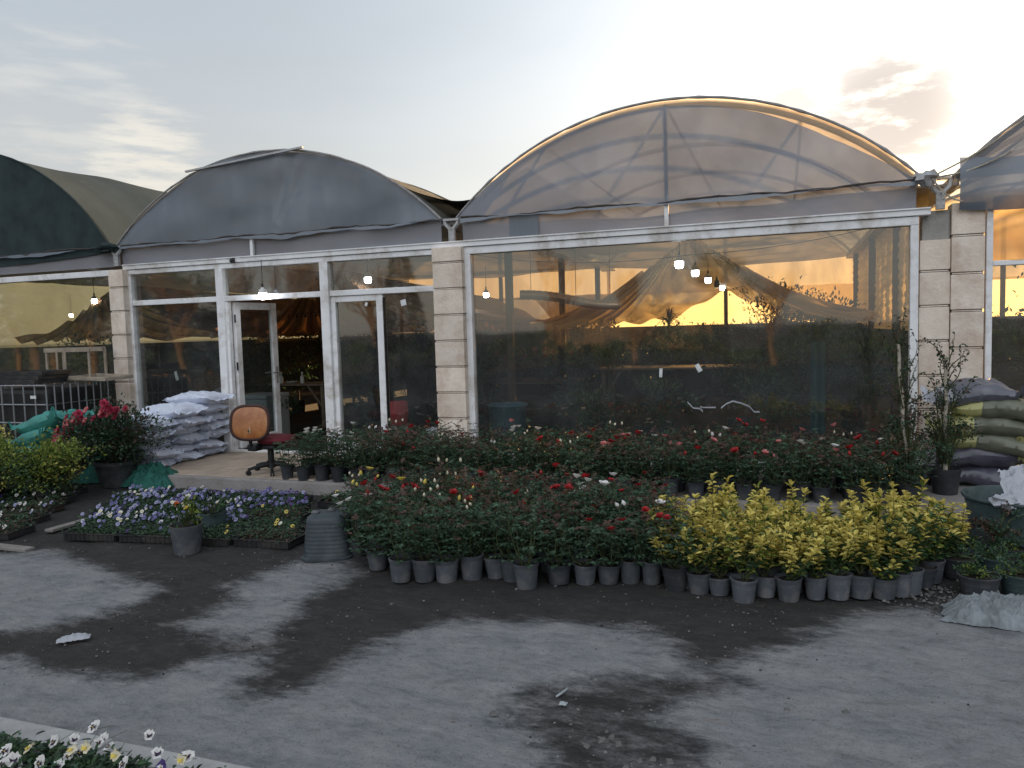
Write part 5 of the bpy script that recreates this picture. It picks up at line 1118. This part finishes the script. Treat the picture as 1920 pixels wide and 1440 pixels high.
for i, (x, lab) in enumerate(((-8.42,'white spray bottle on the table, leftmost'), (-7.98,'white spray bottle on the table near its right end'))):
    o = MB().lathe([(.03,0),(.035,.01),(.034,.11),(.014,.14),(.013,.17),(.02,.172),(.02,.2),(.001,.202)],14,cap0=True).build('bottle','paper',None,smooth=True); o.location = (x,2.86,.862); tag(o, lab, 'bottle', 'bottles on the table')
o = MB().lathe([(.07,0),(.10,.03),(.105,.035),(.065,.01),(.001,.006)],20,cap0=True).build('dish','paper',None,smooth=True); o.location = (-8.2,2.85,.862); tag(o, 'shallow white dish between the two bottles', 'dish')
q = MB(); q.lathe([(.12,0),(.135,.015),(.14,.15),(.148,.17),(.14,.19),(.14,.31),(.13,.33),(.001,.33)],28); o = q.build('barrel','redplastic',None,smooth=True); o.location = (-5.05,.85,.42); tag(o, 'red plastic barrel behind the pane next to the stone pillar', 'barrel')
o = MB().lathe([(.16,0),(.19,.30),(.20,.31),(.19,.32),(.001,.318)],28).build('bucket','chest',None,smooth=True); o.location = (-5.05,.85,.1); tag(o, 'pale bucket carrying the red barrel', 'bucket')
o = MB().lathe([(.19,0),(.25,.62),(.265,.63),(.262,.65),(.24,.645),(.20,.1),(.001,.1)],30).build('blue_tub','blueplastic',None,smooth=True); o.location = (-3.35,.62,.1); tag(o, 'blue grey plastic tub behind the lower left corner of the huge window', 'tub')
q = MB(); q.box((-.30,-.28,0),(.30,.28,.66),.02).box((-.31,-.29,.66),(.31,.29,.72),.015); o = q.build('pale_chest','chest'); o.location = (-7.62,1.25,.1); tag(o, 'pale grey chest just inside the open door', 'chest')
t = empty('heating_duct', 'shiny brown foil duct hanging across the left half of the huge window', 'duct', (0,0,0))
a, b, c = F(975,553,1.5), F(1080,563,1.7), F(1160,574,2.0)
q = MB(); pts = []
for i in range(41):
    k = i/40; p = a.lerp(b, k*2) if k < .5 else b.lerp(c, k*2-1); pts.append(p+Vector((0,0,.02*math.sin(k*7))))
q.tube(pts, [.062+.007*(i % 2) for i in range(41)], 14); q.build('duct_hose','duct',t,smooth=True)
q = MB(); 
for i in (4,20,36): q.tube([pts[i]+Vector((0,0,.05)), pts[i]+Vector((0,0,.75))], .004, 4)
q.build('hanger','wire',t)
for i, x in enumerate((-7.58,-7.43,-7.27,-7.07)):
    q = MB(); q.tube([(.0,0,-.12),(0,0,0)]+[(.022-.022*math.cos(k*.55),0,.03*math.sin(k*.55)) for k in range(1,7)], .005, 5); q.box((-.012,-.012,-.03),(.012,.012,.0)); o = q.build('hanging_hook','wire'); o.location = (x,2.0,2.03); tag(o, f"black wire hook above the doorway, {['leftmost','second','third','rightmost'][i]} of four", 'hook', 'hooks over the doorway')
cable('thin wire carrying the four black hooks above the doorway', (-8.2,2.0,2.075), (-6.6,2.0,2.06), .01, 'wire', .003)
o = MB().grid(16, 20, lambda u, v: (.30+.17*u, 1.25+.03*math.sin(u*14), .1+1.35*v)).build('plastic_curtain','tealsheet',None,smooth=True); tag(o, 'teal plastic sheet hanging inside the right half of the huge window', 'curtain')

# ------------------------------------------------------------------ litter and loose stones on the yard
p = G(138,1202); o = MB().grid(20, 12, lambda u, v: crump(u, v, 1, 51, .17, .07, .025)).build('litter_wrapper','plasticw',None,smooth=True); o.location = p; o.rotation_euler = (0,0,.75); tag(o, 'crushed pale blue wrapper lying on the dark damp ground at left', 'litter')
p = G(1052,1302); o = MB().tube([(0,-.04,.006),(.004,.0,.008),(0,.05,.006)],.005,6).build('white_stick','chest'); o.location = p; o.rotation_euler=(0,0,-.3); tag(o, 'short white stick on the ground near the middle', 'stick')
o = MB().tube([(-.09,-.03,.006),(-.02,.0,.012),(.03,.03,.008)],.003,5).tube([(-.02,0,.01),(.07,.0,.008)],.003,5).build('straw','plank'); o.location = G(1335,1356); tag(o, 'forked dry straw stem on the ground near bottom right', 'straw')
p = G(1056,1323); o = MB().grid(8, 8, lambda u, v: crump(u, v, 1, 71, .05, .045, .012)).build('paper_scrap','chest'); o.location = p; o.scale = (.7,.7,.7); tag(o, 'small white paper scrap below the short white stick', 'paper scrap')
for i, (a, b, lab) in enumerate(((G(0,1028),G(48,1032),'pale broken plank at the left edge by the pansy trays'), (G(100,996),G(158,978),'pale plank edging between the two groups of pansy trays'))):
    d = b-a; L_ = d.length; o = MB().box((-L_/2-.05,-.045,0),(L_/2+.05,.045,.025),.004).build('plank','plank'); o.location = (a+b)/2; o.rotation_euler = (0,.02,math.atan2(d.y,d.x)); tag(o, lab, 'plank', 'planks by the pansy trays')
def stone_mesh(q, c, r, g):
    m = Matrix.Rotation(g.uniform(0,6.28),3,'Z'); vs = []
    base = [(-1,-1,-.4),(1,-.8,-.4),(.8,1,-.4),(-.9,.8,-.4),(-.6,-.6,.6),(.7,-.5,.5),(.5,.6,.6),(-.5,.6,.4)]
    for v in base: p = m @ Vector((v[0]*r*g.uniform(.6,1.1), v[1]*r*g.uniform(.5,.9), v[2]*r*g.uniform(.5,.9))); vs.append(p+c)
    q.add(vs, [(0,3,2,1),(4,5,6,7),(0,1,5,4),(1,2,6,5),(2,3,7,6),(3,0,4,7)])
STN = [(850,1358,.017),(882,1364,.013),(925,1340,.022),(1805,1168,.03),(1475,1332,.016),(1585,1337,.02),(1147,1385,.016),(1160,1398,.02),(1200,1428,.014),(1225,1425,.018),(1175,1440,.016),(1255,1430,.02),(968,1105,.014),(735,1133,.014),(1130,1390,.02),(1100,1400,.016),(1240,1365,.016),(1050,1300,.008),(345,1045,.012),(640,1048,.012)]
g = random.Random(9)
for i, (px, py, r) in enumerate(STN):
    q = MB(); stone_mesh(q, Vector((0,0,r*.3)), r, g); o = q.build('stone','chips'); o.location = G(px,py); near_ = 'below the roses' if py < 1140 else ('in the dark bottom patch' if 1000 < px < 1300 else ('at the bottom left of middle' if px < 1000 else 'on the pale ground at right'))
    tag(o, f"{['small','little','flat','angular'][i % 4]} {['grey','pale'][i % 2]} stone lying {near_}", 'stone', f"loose stones {near_}")
q = MB(); g = random.Random(10)
for i in range(2600):
    x = g.uniform(-6.5,1.6); y = g.uniform(-6.9,-3.6)
    if mnoise.noise((x*.9,y*1.3,4)) < -.05 and g.random() < .7: continue
    stone_mesh(q, Vector((x,y,.002+.018*mnoise.noise((x*1.1,y*1.1,0)))), g.choice((.003,.004,.004,.005,.006,.009)), g)
for i in range(260):
    p = G(g.gauss(1750,55), g.gauss(1118,18)); stone_mesh(q, Vector((p.x,p.y,.004)), g.choice((.005,.007,.01,.014)), g)
for i in range(200):
    p = G(g.gauss(1190,110), g.gauss(1395,45)); stone_mesh(q, Vector((p.x,p.y,.0)), g.choice((.003,.005,.007,.010)), g)
tag(q.build('gravel','chips'), 'scattered gravel and pale chips over the dirt yard', 'gravel', kind='stuff')

# ------------------------------------------------------------------ what stands behind the photographer, seen mirrored in the glass
def bare_tree(label, loc, h, seed, spread=.55):
    t = empty('bare_tree', label, 'tree', loc, 0, 'bare trees across the yard'); g = random.Random(seed); tr = MB(); cr = MB()
    def grow(p, d, l, r, lev):
        pts = [p]; k = 4
        for i in range(k): d = (d+rv(g)*.16+Vector((0,0,.05))).normalized(); pts.append(pts[-1]+d*l/k)
        (tr if lev == 0 else cr).tube(pts, [max(.006,r*(1-.45*i/k)) for i in range(k+1)], 6 if lev < 2 else 3, cap=False)
        if lev < 4:
            for j in range((6,5,5,4)[lev]):
                b = pts[-1] if j < 2 else pts[g.randint(2,k)]; nd = (d+Vector((g.uniform(-1,1),g.uniform(-1,1),g.uniform(-.1,.7)))*spread*1.2).normalized(); grow(b, nd, l*g.uniform(.5,.72), r*.5, lev+1)
    grow(Vector((0,0,-.1)), Vector((0,0,1)), h*.42, h*.030, 0)
    tr.build('trunk','bark2',t); cr.build('crown','twig',t)
def leafy_tree(label, loc, h, seed):
    t = empty('leafy_tree', label, 'tree', loc, 0, 'leafy trees across the yard'); g = random.Random(seed)
    MB().tube([(0,0,-.1),(.05,.03,h*.3),(0,.05,h*.6)], [.16,.12,.06], 8).build('trunk','bark2',t); q = MB(); cs = [Vector((g.gauss(0,1)*h*.2, g.gauss(0,1)*h*.15, h*g.uniform(.35,.95))) for _ in range(16)]
    for i in range(5200):
        c = g.choice(cs); p = c+Vector((g.gauss(0,1),g.gauss(0,1),g.gauss(0,.8)))*h*.075; q.leaf(p, rv(g), rv(g), g.uniform(.10,.2), .09)
    q.build('crown','leafdark',t)
def mir(px, py, L_): p = F(px, py, L_); return (p.x, -L_, 0)
for i, (px, L_, h, lab) in enumerate(((1048,19,4.9,'bare tree mirrored large in the left half of the huge window'),(1190,21,4.4,'bare tree mirrored in the middle of the huge window'),(540,18,5.4,'bare tree mirrored above the open door'),(340,16,4.6,'bare tree mirrored in the pane left of the door'),(60,20,5,'bare tree mirrored in the far left glass'),(1450,24,4.2,'bare tree mirrored right of the drapes'),(290,20,5.6,'tall bare tree mirrored at the left jamb of the left pane'),(430,17,5.0,'bare tree mirrored near the left door post'),(600,21,5.2,'bare tree mirrored near the right door post'),(160,18,5.2,'bare tree mirrored in the left bay near the pillar'),(700,20,4.6,'bare tree mirrored in the closed sash'))): bare_tree(lab, mir(px,560,L_), h, 300+i)
for i, (px, L_, h, lab) in enumerate(((25,13,4.6,'leafy tree mirrored at the left edge of the far left glass'),(95,16,5.2,'leafy tree mirrored in the middle of the far left glass'),(165,14,4.4,'leafy tree mirrored in the far left glass beside the pillar'),(300,19,4.6,'leafy tree mirrored in the pane left of the door'),(385,22,5.4,'broad leafy tree mirrored beside the left door post'),(1330,30,4.8,'distant leafy tree mirrored under the bulbs'))): leafy_tree(lab, mir(px,560,L_), h, 500+i)
t = empty('conifer', 'dark layered conifer mirrored in the top pane beside the pillar', 'tree', mir(752,560,17)); MB().tube([(0,0,0),(0,0,4.6)],[.12,.03],8).build('trunk','bark2',t)
q = MB(); g = random.Random(4)
for i in range(4200):
    k = g.random()**.7; z = 1.1+3.6*(1-k)*.98; r = .15+1.15*k*(1-.25*((z*2.2) % 1)); a = g.uniform(0,6.28); rr = r*g.random()**.4; q.leaf(Vector((math.cos(a)*rr,math.sin(a)*rr,z-.2*rr)), Vector((math.cos(a),math.sin(a),-.15)), Vector((0,0,1))+rv(g)*.4, .22, .07)
q.build('crown','leafdark',t)
q = MB(); g = random.Random(12)
for i in range(16000):
    x = g.uniform(-75,20); p = Vector((x, -27+g.uniform(-1.5,1.5), 1.15*g.random()**.6*(1+1.1*mnoise.noise((x*.30,0,0))+.35*mnoise.noise((x*1.1,3,0))))); q.leaf(p, (rv(g)+Vector((0,0,.3))).normalized(), rv(g), g.uniform(.15,.3), .12)
tag(q.build('hedge','leafdark'), 'long dark hedge on the far side of the yard, seen only in reflections', 'hedge')
t = empty('farm_building', 'low plastered farm building with dull red roof across the yard, seen only mirrored', 'building', (-9.5,-44,0))
MB().box((-6,-2.5,0),(6,2.5,2.3)).build('wall','brickhouse',t); q = MB(); q.add([(-6.4,-2.9,2.25),(6.4,-2.9,2.25),(6.4,2.9,2.25),(-6.4,2.9,2.25),(-6.2,0,3.2),(6.2,0,3.2)],[(0,1,5,4),(2,3,4,5),(0,4,3),(1,2,5),(0,3,2,1)]); q.build('roof','rooftile',t)
for x in (-3.6,0,3.4): MB().box((x-.5,2.49,.9),(x+.5,2.56,2.0)).build('window','black',t)
